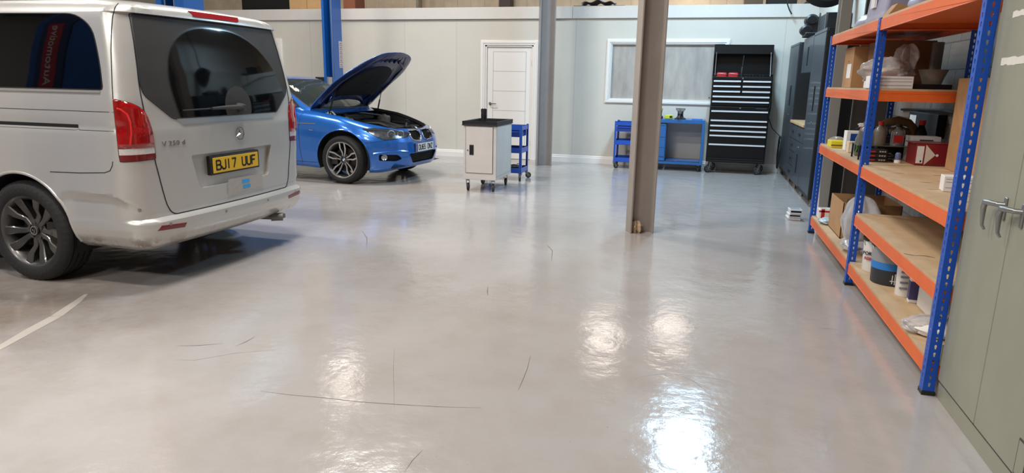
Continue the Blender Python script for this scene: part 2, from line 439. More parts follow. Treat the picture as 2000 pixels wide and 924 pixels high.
# floor marks: long drag scratches lying on the paint
def flmark(name, pts, w_, m_):
    mb = MB(); n = len(pts)
    P = [Vector((*p, 0)) for p in pts]
    for i in range(n-1):
        d_ = (P[i+1]-P[i]).normalized(); q_ = Vector((-d_.y, d_.x, 0))
        wa = w_*(.3+.7*math.sin(PI*(i)/(n-1))); wb_ = w_*(.3+.7*math.sin(PI*(i+1)/(n-1)))
        z = Vector((0, 0, .0012))
        mb.add([P[i]-q_*wa+z, P[i+1]-q_*wb_+z, P[i+1]+q_*wb_+z, P[i]+q_*wa+z], [(0, 1, 2, 3)])
    return mb.build(name, m_, flo, smooth=0, merge=False)
m_scr = mat('scuff_mark', (92, 90, 88), .5)
m_scl = mat('scuff_light', (186, 178, 168), .35, var=.05)
for pts, w_ in (([(-1.868, 2.475), (-1.731, 2.48), (-1.536, 2.504), (-1.387, 2.514), (-1.224, 2.54), (-1.019, 2.579), (-0.842, 2.624)], .0016),
    ([(-2.618, 2.803), (-2.507, 2.847), (-2.405, 2.91)], .0018), ([(-2.322, 2.899), (-2.307, 2.965), (-2.307, 3.045)], .0018),
    ([(-1.239, 5.727), (-1.144, 5.525), (-1.08, 5.19)], .003), ([(-0.775, 3.259), (-0.751, 3.096), (-0.738, 2.943), (-0.732, 2.846)], .0012),
    ([(-0.958, 2.062), (-0.962, 2.14), (-0.953, 2.224)], .001), ([(-1.358, 4.36), (-1.326, 4.246), (-1.299, 4.172)], .003),
    ([(-2.485, 2.653), (-2.396, 2.675), (-2.26, 2.816), (-2.086, 2.923)], .0008), ([(-3.043, 5.696), (-2.845, 5.425), (-2.663, 5.063)], .003),
    ([(-1.502, 3.134), (-1.393, 2.89), (-1.203, 2.496)], .0006), ([(0.002, 3.24), (0.064, 3.198), (0.124, 3.1)], .001)):
    flmark('scuff_mark', pts, w_, m_scr)
flmark('worn_streak', [(-3.40, 2.3), (-3.469, 2.505), (-3.551, 2.746), (-3.618, 2.965), (-3.732, 3.209), (-3.809, 3.35)], .035, m_scl)
flmark('worn_streak', [(-0.218, 3.158), (-0.074, 3.26), (0.125, 3.273), (0.246, 3.256)], .002, m_scl)
# ---------------------------------------------------------------- vehicle helpers
def outline(w, ur, uf, cr, cf, arr, arf, taper=None, gam=1.0):
    """closed plan outline, y>0 half then mirrored. rear at ur, front at uf; cr/cf crown; arr/arf corner (a,b)"""
    ar, br = arr; af, bf = arf; H = []
    n1 = 12
    for i in range(n1):
        v = (w-br)*i/n1; H.append((ur+cr*(v/w)**2, v))
    e = ur+cr*((w-br)/w)**2
    for i in range(13):
        t = PI/2*i/12; H.append((e+ar*(1-math.cos(t)), w-br+br*math.sin(t)))
    e2 = uf-cf*((w-bf)/w)**2
    s0, s1 = e+ar, e2-af; n2 = 64
    for i in range(1, n2): H.append((s0+(s1-s0)*(i/n2)**gam, w))
    for i in range(17):
        t = PI/2*i/16; H.append((e2-af+af*math.sin(t), w-bf+bf*math.cos(t)))
    for i in range(n1-1, -1, -1):
        v = (w-bf)*i/n1; H.append((uf-cf*(v/w)**2, v))
    if taper: H = [(u, v*taper(u)) for u, v in H]
    full = H + [(u, -v) for u, v in H[-2:0:-1]]
    return full
def stack(levels):
    """levels: list of rings of (x,y,z), all the same length -> bmesh"""
    bm = bmesh.new(); rows = [[bm.verts.new(p) for p in r] for r in levels]; n = len(rows[0])
    for a, b in zip(rows, rows[1:]):
        for i in range(n):
            bm.faces.new((a[i], a[(i+1) % n], b[(i+1) % n], b[i]))
    top = bm.faces.new(rows[-1][::1])
    bmesh.ops.recalc_face_normals(bm, faces=bm.faces)
    return bm
def cut(bm, planes, cond=None):
    """faces lying inside every plane (co, outward normal); the mesh is split exactly along them"""
    planes = [(Vector(c), Vector(n).normalized()) for c, n in planes]
    fs = []
    for f in bm.faces:
        if cond and not cond(f.calc_center_median(), f.normal): continue
        if any(all((v.co-c).dot(n) > 1e-6 for v in f.verts) for c, n in planes): continue
        fs.append(f)
    for c, n in planes:
        ge = set(fs)
        for f in fs: ge.update(f.edges); ge.update(f.verts)
        r = bmesh.ops.bisect_plane(bm, geom=list(ge), plane_co=c, plane_no=n, dist=1e-5)
        fs = [f for f in r['geom'] if isinstance(f, bmesh.types.BMFace) and (f.calc_center_median()-c).dot(n) < 0]
    return fs
def polyplanes(poly, d, ex, ey):
    """poly in coords (a along ex, b along ey), projected along d"""
    d, ex, ey = Vector(d), Vector(ex), Vector(ey); P = [ex*a+ey*b for a, b in poly]
    c = sum(P, Vector())/len(P); out = []
    for i in range(len(P)):
        p, q = P[i], P[(i+1) % len(P)]; n = (q-p).cross(d)
        if n.length < 1e-9: continue
        n.normalize()
        if (c-p).dot(n) > 0: n = -n
        out.append((p, n))
    return out
def rpoly(pts, r, n=4):
    out = []
    N = len(pts)
    for i in range(N):
        p = Vector((*pts[i][:2], 0)); a = Vector((*pts[i-1][:2], 0)); b = Vector((*pts[(i+1) % N][:2], 0))
        rr = pts[i][2] if len(pts[i]) > 2 else r
        da = (a-p).normalized(); db = (b-p).normalized(); 
        rr = min(rr, (a-p).length*.49, (b-p).length*.49)
        p0 = p+da*rr; p1 = p+db*rr
        for k in range(n+1):
            t = k/n; q = p0*(1-t)**2+p*2*t*(1-t)+p1*t*t
            out.append((q.x, q.y))
    return out
def take(bm, fs, off=0, rim=0, keep=False, inward=0):
    """move faces into a new bmesh; off along normals; rim = skirt depth; returns bmesh and boundary loops"""
    nb = bmesh.new(); mp = {}
    for f in fs:
        for v in f.verts:
            if v not in mp: mp[v] = nb.verts.new(v.co)
    nf = [nb.faces.new([mp[v] for v in f.verts]) for f in fs]
    nb.normal_update()
    nrm = {v: v.normal.copy() for v in nb.verts}
    bnd = [e for e in nb.edges if len(e.link_faces) == 1]
    loop = [(e.verts[0].co.copy(), e.verts[1].co.copy()) for e in bnd]
    if off:
        for v in nb.verts: v.co += nrm[v]*off
    if rim:
        r = bmesh.ops.extrude_edge_only(nb, edges=bnd)
        for v in [g for g in r['geom'] if isinstance(g, bmesh.types.BMVert)]:
            # direction: nearest original
            pass
        src = {}
        for e in bnd:
            for v in e.verts: src[v.co.to_tuple(5)] = nrm[v]
        for v in [g for g in r['geom'] if isinstance(g, bmesh.types.BMVert)]:
            v.co -= src.get(v.co.to_tuple(5), Vector((0, 0, 0)))*rim
    if not keep: bmesh.ops.delete(bm, geom=fs, context='FACES')
    return nb, chain(loop)
def chain(segs):
    """join segments into ordered loops"""
    key = lambda p: (round(p.x, 4), round(p.y, 4), round(p.z, 4))
    adj = {}
    for a, b in segs:
        adj.setdefault(key(a), []).append((key(b), b)); adj.setdefault(key(b), []).append((key(a), a))
    seen = set(); loops = []
    for a, b in segs:
        k = key(a)
        if k in seen: continue
        L_ = [a]; seen.add(k); cur = k
        while True:
            nx = [x for x in adj[cur] if x[0] not in seen]
            if not nx: break
            cur = nx[0][0]; seen.add(cur); L_.append(nx[0][1])
        if len(L_) > 2: loops.append(L_)
    return loops
def seam(name, loops, r, m_, parent, every=1, closed=True):
    mb = MB()
    for l in loops:
        q_ = [l[0]]
        for p in l[1:]:
            if (p-q_[-1]).length > r*2.2: q_.append(p)
        if closed and (q_[-1]-q_[0]).length < r*2.2: q_.pop()
        if len(q_) > 3: mb.tube(q_, r, 6, closed)
    return mb.build(name, m_, parent, merge=False)
from mathutils.bvhtree import BVHTree
def project(bvh, pts, d, off=.001):
    """drop points along d onto a surface"""
    out = []
    d = Vector(d).normalized()
    for p in pts:
        h = bvh.ray_cast(Vector(p)-d*3, d)
        out.append((h[0]+h[1]*(off if h[1].dot(d) < 0 else -off)) if h[0] else Vector(p))
    return out
def badge_frame(bvh, p, d, up):
    h = bvh.ray_cast(Vector(p)-Vector(d)*3, Vector(d)); n = h[1] if h[1].dot(Vector(d)) < 0 else -h[1]
    u = (Vector(up)-n*n.dot(Vector(up))).normalized(); x = u.cross(n)
    return frame(h[0]+n*.002, x, u)
def make_wheel(name, parent, loc, Rt, wd, Rr, style, out):
    """wheel with tyre; out=+1/-1 outer side along local y"""
    T = Matrix.Translation(loc) @ Matrix.Rotation(-PI/2*out, 4, 'X')   # local z -> outward
    h = wd/2
    tb = MB(); nseg = 144
    sh = .018
    tp = [(Rr-.012, -h*.8), (Rr+.01, -h*.93), ((Rt+Rr)/2, -h), (Rt-.018, -h*.9), (Rt-.004, -h*.78)]
    gro = [-.55, -.2, .2, .55]
    for gq in gro:
        tp += [(Rt, h*(gq-.045)), (Rt-.009, h*(gq-.04)), (Rt-.009, h*(gq+.04)), (Rt, h*(gq+.045))]
    tp += [(Rt-.004, h*.78), (Rt-.018, h*.9), ((Rt+Rr)/2, h), (Rr+.022, h*.97), (Rr+.006, h*.93), (Rr-.004, h*.86), (Rr-.012, h*.8)]
    vs = []; fs = []; k = len(tp)
    for j, (r, z) in enumerate(tp):
        for i in range(nseg):
            a = 2*PI*i/nseg
            rr = r
            if abs(z) > h*.6 and abs(z) < h*.93 and r > Rt-.03 and i % 3 == 0: rr = r-.005
            vs.append(T @ Vector((rr*math.cos(a), rr*math.sin(a), z)))
    for j in range(k-1):
        fs += [(j*nseg+i, j*nseg+(i+1) % nseg, (j+1)*nseg+(i+1) % nseg, (j+1)*nseg+i) for i in range(nseg)]
    tb.add(vs, fs)
    ty = tb.build('wheel', m_rubber, parent, smooth=30)
    rm = MB()
    rm.lathe([(Rr-.014, -h*.8), (Rr+.006, -h*.86), (Rr+.003, -h*.8), (Rr-.03, -h*.6), (Rr-.045, 0), (Rr-.03, h*.62), (Rr-.016, h*.78), (Rr-.004, h*.86), (Rr+.002, h*.88), (Rr+.001, h*.8)], T, 96, cap=False)
    rimc = mat('rim_'+style, (92, 90, 88) if style == 'twin' else (70, 70, 72), .38, .75, coat=.3)
    ri = rm.build('rim', rimc, ty, smooth=30)
    sp = MB(); face = MB()
    zf = h*.62
    for i in range(5):
        a = 2*PI*i/5 + (PI/2+.02 if style == 'twin' else PI/2)
        for s_ in (-1, 1):
            if style == 'twin':
                st = [(.050, s_*.016, .017, zf-.028), (.11, s_*.026, .020, zf-.030), (Rr-.09, s_*.050, .027, zf-.004), (Rr-.012, s_*.066, .036, zf+.014)]
            else:
                st = [(.045, s_*.012, .010, zf-.028), (.10, s_*.022, .012, zf-.03), (Rr-.09, s_*.040, .013, zf-.008), (Rr-.018, s_*.036, .014, zf+.01)]
            vs = []; n_ = len(st)
            for r, c, hw, z in st:
                for q_, dz in ((c-hw, 0), (c-hw*.75, .006), (c+hw*.75, .006), (c+hw, 0), (c+hw*.7, -.045), (c-hw*.7, -.045)):
                    x = r; y = q_
                    vs.append(T @ Vector((x*math.cos(a)-y*math.sin(a), x*math.sin(a)+y*math.cos(a), z+dz)))
            fs = []
            for j in range(n_-1):
                for k_ in range(6): fs.append((j*6+k_, j*6+(k_+1) % 6, (j+1)*6+(k_+1) % 6, (j+1)*6+k_))
            fs += [tuple(range(6))[::-1], tuple(range(6*(n_-1), 6*n_))]
            sp.add(vs, fs)
            if style != 'twin':
                vs = []
                for r, c, hw, z in st:
                    for q_ in (c-hw*.72, c+hw*.72):
                        for dz in (.0055, .0085):
                            vs.append(T @ Vector((r*math.cos(a)-q_*math.sin(a), r*math.sin(a)+q_*math.cos(a), z+dz)))
                fs = []
                for j in range(n_-1):
                    b0 = j*4; b1 = b0+4
                    fs += [(b0, b1, b1+1, b0+1), (b0+1, b1+1, b1+3, b0+3), (b0+3, b1+3, b1+2, b0+2), (b0+2, b1+2, b1, b0)]
                face.add(vs, fs)
    sp.lathe([(0, zf-.07), (.075, zf-.07), (.078, zf-.035), (.06, zf-.026), (0, zf-.026)], T, 40)
    for i in range(5):
        a = 2*PI*(i+.5)/5+PI/2; c = Vector((.056*math.cos(a), .056*math.sin(a), 0))
        sp.cyl(T @ (c+Vector((0, 0, zf-.04))), T @ (c+Vector((0, 0, zf-.018))), .011, n=6)
    sp.build('spokes', rimc, ty, smooth=30)
    if style != 'twin':
        face.lathe([(Rr-.012, zf+.03), (Rr+.002, h*.885), (Rr+.003, h*.9), (Rr-.006, h*.9)], T, 96, cap=False)
        face.build('polished_face', mat('polished_alloy', (200, 198, 194), .3, .9), ty, smooth=30)
    MB().lathe([(0, -.02), (.165, -.02), (.165, .0), (.06, .0), (.06, zf-.07), (0, zf-.07)], T, 48).box(-.20, -.10, -.07, .09, -.05, .05, T).build('brake_disc', mat('brake_iron', (70, 66, 62), .45, .8, var=.2), ty, smooth=30)
    return ty, T, zf
# ---------------------------------------------------------------- silver van
def van_paint():
    M = mat('silver_paint', (197, 195, 190), .34, .42, coat=.6)
    N = M.node_tree.nodes; L = M.node_tree.links; b = N['Principled BSDF']
    tc = N.new('ShaderNodeTexCoord'); sp = N.new('ShaderNodeSeparateXYZ'); L.new(tc.outputs['Object'], sp.inputs[0])
    n = N.new('ShaderNodeTexNoise'); n.inputs['Scale'].default_value = 7; n.inputs['Detail'].default_value = 7; n.inputs['Roughness'].default_value = .7
    L.new(tc.outputs['Object'], n.inputs['Vector'])
    # road dirt: band near the sill
    r1 = N.new('ShaderNodeMapRange'); L.new(sp.outputs[2], r1.inputs[0]); r1.inputs[1].default_value = .31; r1.inputs[2].default_value = .385; r1.inputs[3].default_value = 1; r1.inputs[4].default_value = 0
    r2_ = N.new('ShaderNodeMapRange'); L.new(n.outputs['Fac'], r2_.inputs[0]); r2_.inputs[1].default_value = .50; r2_.inputs[2].default_value = .56
    mu = N.new('ShaderNodeMath'); mu.operation = 'MULTIPLY'; L.new(r1.outputs[0], mu.inputs[0]); L.new(r2_.outputs[0], mu.inputs[1])
    r3 = N.new('ShaderNodeMapRange'); L.new(sp.outputs[0], r3.inputs[0]); r3.inputs[1].default_value = .02; r3.inputs[2].default_value = .14; r3.inputs[3].default_value = .12; r3.inputs[4].default_value = .8
    mu2 = N.new('ShaderNodeMath'); mu2.operation = 'MULTIPLY'; L.new(mu.outputs[0], mu2.inputs[0]); L.new(r3.outputs[0], mu2.inputs[1])
    mx = N.new('ShaderNodeMix'); mx.data_type = 'RGBA'; L.new(mu2.outputs[0], mx.inputs[0])
    mx.inputs[6].default_value = (*lin((197, 195, 190)), 1); mx.inputs[7].default_value = (*lin((112, 84, 58)), 1)
    L.new(mx.outputs[2], b.inputs['Base Color'])
    rr = N.new('ShaderNodeMapRange'); L.new(n.outputs['Fac'], rr.inputs[0]); rr.inputs[3].default_value = .27; rr.inputs[4].default_value = .42
    L.new(rr.outputs[0], b.inputs['Roughness'])
    mt = N.new('ShaderNodeMapRange'); L.new(mu2.outputs[0], mt.inputs[0]); mt.inputs[3].default_value = .42; mt.inputs[4].default_value = 0
    L.new(mt.outputs[0], b.inputs['Metallic'])
    return M
m_silver = van_paint()
m_seam = mat('shut_line', (20, 20, 20), .8)
def rear_glass():
    M = mat('dusty_rear_glass', (14, 14, 15), .10, coat=.3)
    N = M.node_tree.nodes; L = M.node_tree.links; b = N['Principled BSDF']
    tc = N.new('ShaderNodeTexCoord'); sp = N.new('ShaderNodeSeparateXYZ'); L.new(tc.outputs['Object'], sp.inputs[0])
    def mth(op, a, b_):
        x = N.new('ShaderNodeMath'); x.operation = op
        for i, q_ in enumerate((a, b_)):
            if isinstance(q_, (int, float)): x.inputs[i].default_value = q_
            else: L.new(q_, x.inputs[i])
        return x.outputs[0]
    # wiped fan: ellipse-like region around the wiper pivot (y,z), dust outside it
    yy = mth('DIVIDE', mth('SUBTRACT', sp.outputs[1], mth('ADD', -.42, mth('MULTIPLY', sp.outputs[2], .26))), .645); zz = mth('DIVIDE', mth('SUBTRACT', sp.outputs[2], 1.20), .555)
    r = mth('POWER', mth('ADD', mth('POWER', mth('ABSOLUTE', yy, 0), 2.3), mth('POWER', mth('ABSOLUTE', zz, 0), 2.3)), .43)
    inside = N.new('ShaderNodeMapRange'); L.new(r, inside.inputs[0]); inside.inputs[1].default_value = .98; inside.inputs[2].default_value = 1.02
    # unwiped half disc around the pivot
    y2 = mth('SUBTRACT', sp.outputs[1], -.08); z2 = mth('SUBTRACT', sp.outputs[2], 1.19)
    rp = mth('SQRT', mth('ADD', mth('MULTIPLY', y2, y2), mth('MULTIPLY', z2, z2)), 0)
    piv = N.new('ShaderNodeMapRange'); L.new(rp, piv.inputs[0]); piv.inputs[1].default_value = .155; piv.inputs[2].default_value = .15
    dust = mth('MAXIMUM', inside.outputs[0], piv.outputs[0])
    n = N.new('ShaderNodeTexNoise'); n.inputs['Scale'].default_value = 6; n.inputs['Detail'].default_value = 6; L.new(tc.outputs['Object'], n.inputs['Vector'])
    dd = mth('MULTIPLY', dust, mth('ADD', mth('MULTIPLY', n.outputs['Fac'], .5), .6))
    mx = N.new('ShaderNodeMix'); mx.data_type = 'RGBA'; L.new(dd, mx.inputs[0])
    mx.inputs[6].default_value = (*lin((10, 12, 14)), 1); mx.inputs[7].default_value = (*lin((60, 56, 53)), 1); L.new(mx.outputs[2], b.inputs['Base Color'])
    rr = N.new('ShaderNodeMapRange'); L.new(dd, rr.inputs[0]); rr.inputs[3].default_value = .05; rr.inputs[4].default_value = .6; L.new(rr.outputs[0], b.inputs['Roughness'])
    b.inputs['Coat Weight'].default_value = 0
    sr = N.new('ShaderNodeMapRange'); L.new(dd, sr.inputs[0]); sr.inputs[3].default_value = .32; sr.inputs[4].default_value = .25; L.new(sr.outputs[0], b.inputs['Specular IOR Level'])
    return M
VT = [  # z, half width, rear u, rear crown, corner a, b, front u, front corner a
 (.27, .86, .10, .05, .12, .14, 5.0, .3), (.30, .905, .05, .06, .14, .16, 5.08, .35), (.36, .945, .012, .07, .17, .20, 5.12, .4), (.42, .958, .0, .07, .18, .22, 5.14, .4),
 (.46, .960, .003, .07, .18, .22, 5.14, .4), (.475, .958, .018, .07, .18, .21, 5.14, .4), (.487, .955, .045, .065, .16, .19, 5.14, .4), (.52, .955, .052, .065, .15, .18, 5.14, .4),
 (.60, .953, .052, .065, .14, .17, 5.13, .4), (.66, .955, .052, .065, .14, .16, 5.12, .4), (.80, .962, .052, .06, .13, .15, 5.1, .4), (.95, .963, .052, .06, .13, .15, 4.98, .45), (1.06, .958, .052, .06, .13, .15, 4.75, .5),
 (1.075, .950, .054, .06, .13, .15, 4.68, .5), (1.10, .949, .056, .06, .13, .15, 4.6, .5), (1.115, .955, .058, .06, .13, .15, 4.55, .5), (1.25, .948, .066, .06, .12, .15, 4.25, .5), (1.30, .938, .072, .06, .12, .15, 4.17, .5), (1.45, .912, .09, .06, .12, .15, 3.95, .5), (1.62, .885, .118, .06, .12, .15, 3.7, .5),
 (1.75, .862, .145, .06, .12, .15, 3.5, .5), (1.79, .85, .155, .06, .12, .15, 3.43, .5), (1.798, .847, .13, .07, .11, .15, 3.4, .5), (1.83, .828, .135, .07, .12, .15, 3.3, .5), (1.855, .80, .16, .08, .15, .18, 3.2, .5),
 (1.875, .745, .22, .1, .2, .22, 3.1, .5), (1.89, .66, .32, .1, .22, .22, 3.0, .5), (1.90, .5, .5, .1, .2, .2, 2.9, .4), (1.908, .3, .8, .05, .15, .15, 2.6, .3), (1.91, .08, 1.2, .02, .03, .03, 2.2, .03)]
def van_level(z):
    w, ur, cr, a, b, uf, af = interp(VT, z)
    out = []
    for u, v in outline(w, ur, uf, cr, .12, (a, b), (af, min(b*1.6+.1, w*.6)), gam=1.8):
        # pressed step: below this crease the flank sits further in
        if u < 1.0 and abs(v) > .6:
            zc = interp([(-.1, .50), (.06, .50), (.14, .585), (.22, .64), (.32, .652), (.62, .645), (.72, .60), (1.0, .55)], u)
            k_ = max(0, min(1, (zc-z)/.05)); k_ = k_*k_*(3-2*k_); f_ = interp([(-.1, 0), (.10, .2), (.2, 1), (.60, 1), (.72, .0), (1, 0)], u)
            fl = max(0, min(1, (z-zc)/.16)); bul = (1-fl)*.012*interp([(-.1, 0), (.12, 1), (.62, 1), (.8, 0)], u) if z >= zc else 0
            v = math.copysign(abs(v)-.016*k_*f_+bul*(1 if z >= zc else 0), v)
        out.append((u, v, z))
    return out
zs = []
for i in range(len(VT)-1):
    k = max(1, int((VT[i+1][0]-VT[i][0])/(.035 if VT[i][0] > .7 else .013)))
    zs += [VT[i][0]+(VT[i+1][0]-VT[i][0])*j/k for j in range(k)]
zs.append(VT[-1][0])
van = thing('van', 'silver people carrier with its rear towards us, tinted rear window and yellow number plate', 'van', (-3.337, 4.41, 0), PI-.0067)
bm = stack([van_level(z) for z in zs])
bvh = BVHTree.FromBMesh(bm)
bm.normal_update()
AX, AY, AZ = (1, 0, 0), (0, 1, 0), (0, 0, 1)
# wheel arches
for uc in (1.05, 4.25):
    for s in (1, -1):
        fs = cut(bm, polyplanes([(uc+.412*math.cos(2*PI*i/40), .345+.412*math.sin(2*PI*i/40)) for i in range(40)], AY, AX, AZ), lambda c, n: c.y*s > .6)
        nb, lp = take(bm, fs); nb.free()
        l = [p for p in lp[0]]
        mb = MB(); r0 = .418; N_ = 28
        a0 = -.28
        arc = [a0+(PI-2*a0)*i/N_ for i in range(N_+1)]
        mb.grid(lambda a, b: (uc+r0*math.cos(a0+(PI-2*a0)*a), s*(.93-.40*b), .345+r0*math.sin(a0+(PI-2*a0)*a)), N_, 4)
        mb.add([(uc+r0*math.cos(t), s*.53, .345+r0*math.sin(t)) for t in arc], [tuple(range(N_+1))])
        mb.build('wheel_arch_liner', m_dark, van, smooth=0)
        # rolled lip of the arch
        lb = MB(); pr = []
        for t in [-.08+(PI+.16)*i/40 for i in range(41)]:
            p = Vector((uc+.418*math.cos(t), 0, .345+.418*math.sin(t)))
            h = bvh.ray_cast(Vector((p.x, s*3, p.z)), Vector((0, -s, 0)))
            y = h[0].y if h[0] else s*.95
            pr.append(((p.x, y-s*.004, p.z), .011))
        lb.rings(pr, 10)
        lb.build('wheel_arch_lip', m_silver, van)
# fog reflectors low on the bumper
for s in (1, -1):
    fs = cut(bm, polyplanes([(s*.615, .395), (s*.60, .425), (s*.80, .44), (s*.83, .41)] if 1 else 0, AX, AY, AZ), lambda c, n: c.x < .3)
    nb, lp = take(bm, fs, off=.002, rim=.006)
    fin('reflector', nb, mat('dark_red_lens', (120, 22, 28), .25, coat=.5), van)
# tail lights wrapping the corners
m_lens = mat('red_lens', (150, 6, 10), .12, coat=1, var=.3, vs=25)
m_lens2 = mat('dark_red_lens_lower', (110, 10, 14), .15, coat=1)
m_clear = mat('clear_lens', (205, 198, 194), .12, coat=1, var=.1, vs=60)
for s in (1, -1):
    ex = Vector((1, s, 0)).normalized(); dd = Vector((1, -s, 0)).normalized(); cnd = lambda c, n: c.y*s > .3 and c.x < .6
    out = rpoly([(.80, 1.262, .01), (.70, 1.238, .1), (.632, 1.19, .05), (.600, 1.06, .05), (.597, .878, .008), (.80, .874, .008)], .01)
    fs = cut(bm, polyplanes(out, dd, ex, AZ), cnd)
    full, lp = take(bm, fs)
    lamp_ = None
    fb = cut(full, [((0, 0, .915), (0, 0, -1)), ((0, 0, .955), (0, 0, 1))])
    b1, l1 = take(full, fb, off=.004, rim=.004)
    fb = cut(full, [((0, 0, .916), (0, 0, 1))])
    b2, l2 = take(full, fb, off=.004, rim=.004)
    r_ = bmesh.new(); 
    full.normal_update()
    for v in full.verts: v.co += v.normal*.006
    lamp_ = fin('tail_light', full, m_lens, van, solid=.006)
    fin('reversing_lens', b1, m_clear, lamp_); fin('lower_lens', b2, m_lens2, lamp_)
    seam('lamp_seal', lp, .0045, m_seam, lamp_)
    # bright light guide drawn inside the lens
    pts = [(ex*(t)+Vector((0, 0, z))) for t, z in ((.735, .98), (.722, 1.05), (.722, 1.12), (.735, 1.17), (.765, 1.20), (.785, 1.205))]
    pp = project(bvh, pts, dd, .008)
    MB().tube(pp, .006, 6).build('light_guide', mat('lens_line', (222, 40, 40), .2, coat=1), lamp_)
# rear window, chrome strip, plate recess, then the tailgate round them
wpoly = rpoly([(.725, 1.787, .02), (.79, 1.36, .06), (.775, 1.285, .08), (.575, 1.128, .03), (-.575, 1.128, .03), (-.775, 1.285, .08), (-.79, 1.36, .06), (-.725, 1.787, .02)], .03)
rear = lambda c, n: c.x < .5
fs = cut(bm, polyplanes(wpoly, AX, AY, AZ), rear)
wnb, wl = take(bm, fs, off=.003, rim=.006)
fs = cut(bm, polyplanes([(.55, 1.126), (-.55, 1.126), (-.50, 1.084), (.50, 1.084)], AX, AY, AZ), rear)
cnb, cl = take(bm, fs, off=.006, rim=.006)
fs = cut(bm, polyplanes(rpoly([(.46, .872, .02), (-.46, .872, .02), (-.40, .63, .03), (.40, .63, .03)], .02), AX, AY, AZ), rear)
pnb, pl = take(bm, fs)
for v in pnb.verts: v.co.x += .035
rimm = MB()
for l in pl:
    n_ = len(l)
    rimm.add([p for p in l]+[p+Vector((.035, 0, 0)) for p in l], [(i, (i+1) % n_, (i+1) % n_+n_, i+n_) for i in range(n_)])
tgpoly = rpoly([(.738, 1.795, .02), (.797, 1.36, .1), (.80, 1.24, .1), (.77, .9, .1), (.70, .56, .08), (.66, .489, .05), (-.66, .489, .05), (-.70, .56, .08), (-.77, .9, .1), (-.80, 1.24, .1), (-.797, 1.36, .1), (-.738, 1.795, .02)], .05)
fs = cut(bm, polyplanes(tgpoly, AX, AY, AZ), rear)
tnb, tl = take(bm, fs)
tl = [l for l in tl if max(abs(p.y) for p in l) > .6 and min(p.z for p in l) < .55]
tg = fin('tailgate', tnb, m_silver, van, smooth=40)
seam('shut_line', tl, .004, m_seam, tg)
g_ = fin('rear_window', wnb, rear_glass(), tg); tag(g_, 'dusty tinted rear window with a wiped fan')
seam('window_seal', wl, .006, mat('window_rubber', (26, 26, 27), .6), tg)
fin('chrome_strip', cnb, mat('satin_chrome', (200, 204, 206), .28, .85), tg)
fin('plate_recess', pnb, m_silver, tg); rimm.build('recess_edge', m_silver, tg)
# number plate
yp = .0
pf = frame((.045, yp, .776), (0, -1, 0), (0, 0, 1))      # facing -x (to the rear)
pf = frame((.064, yp, .776), (0, -1, 0), (.0, 0, 1))
ph = MB().box(-.28, .28, -.07, .07, -.04, .006, pf).build('number_plate_holder', m_black, tg, bev=.006)
tag(MB().box(-.26, .26, -.056, .056, .006, .010, pf).build('number_plate', mat('plate_yellow', (228, 182, 30), .4), ph, bev=.002, smooth=0), 'yellow number plate')
m_ink = mat('plate_black', (14, 14, 14), .5)
plate_text('plate_letters', 'BJ17 UUF', .079, .058, m_ink, ph, pf @ Matrix.Translation((0, 0, .0105)))
# wiper
pv = project(bvh, [(0, -.08, 1.185), (0, -.02, 1.19), (0, .1, 1.19), (0, .24, 1.187), (0, .50, 1.182)], AX, 0)
X_ = Vector((-1, 0, 0))
wp = MB().cyl(pv[0]+X_*.0, pv[0]+X_*.05, .034, .026, n=24).cyl(pv[0]+X_*.05, pv[0]+X_*.056, .026, .018, n=24)
wp.rings([(pv[0]+X_*.035, .020), (pv[1]+X_*.036, .018), (pv[2]+X_*.032, .014), (pv[3]+X_*.026, .009)], 10)
wpo = wp.build('rear_wiper', mat('wiper_grey', (52, 50, 49), .6), tg)
MB().rings([(pv[3]+X_*.022-Vector((0, .08, 0)), .006), (pv[4]+X_*.012, .005)], 8).build('wiper_blade', m_black, wpo)
# brake light, star, model letters, tape with blue stickers
bl = project(bvh, [(0, .26, 1.846), (0, -.26, 1.846), (0, -.22, 1.815), (0, .22, 1.815)], AX, .004)
pts_t = project(bvh, [(0, .26-.52*i/12, 1.845) for i in range(13)], AX, .010); pts_b = project(bvh, [(0, .235-.47*i/12, 1.815) for i in range(13)], AX, .010)
mb = MB(); vs = pts_t+pts_b+[p+Vector((.012, 0, 0)) for p in pts_t+pts_b]
mb.add(vs, [(i, i+1, i+14, i+13) for i in range(12)]+[(i, i+26, i+27, i+1) for i in range(12)]+[(i+13, i+14, i+40, i+39) for i in range(12)]+[(0, 13, 39, 26), (12, 38, 51, 25)])
mb.build('high_brake_light', mat('brake_lens', (140, 24, 34), .2, coat=.6), tg)
def star(mb, Mx, r, th=.004):
    mb.lathe([(r*.90, 0), (r, .001), (r, th), (r*.90, th)], Mx, 40, close=True)
    for i in range(3):
        a = PI/2+i*2*PI/3; p = Vector((math.cos(a), math.sin(a), 0)); q_ = Vector((-p.y, p.x, 0))
        mb.add([Mx @ v for v in (p*r*.95, q_*r*.13, -q_*r*.13, Vector((0, 0, th*1.6)))], [(0, 1, 3), (0, 3, 2), (0, 2, 1)])
    return mb
star(MB(), badge_frame(bvh, (0, -.05, .99), (1, 0, 0), (0, 0, 1)) @ Matrix.Translation((0, 0, .002)), .048, .006).build('star_badge', m_chrome, tg)
text('model_lettering', 'V 250 d', .046, m_chrome, tg, badge_frame(bvh, (0, .60, .968), (1, 0, 0), (0, 0, 1)), ext=.002, sx=1.35)
tf = badge_frame(bvh, (0, -.09, .602), (1, 0, 0), (0, 0, 1)) @ Matrix.Translation((0, 0, .002))
m_tape = film('clear_tape', (176, 170, 162), .62, .3, bump=.15, bs=25)
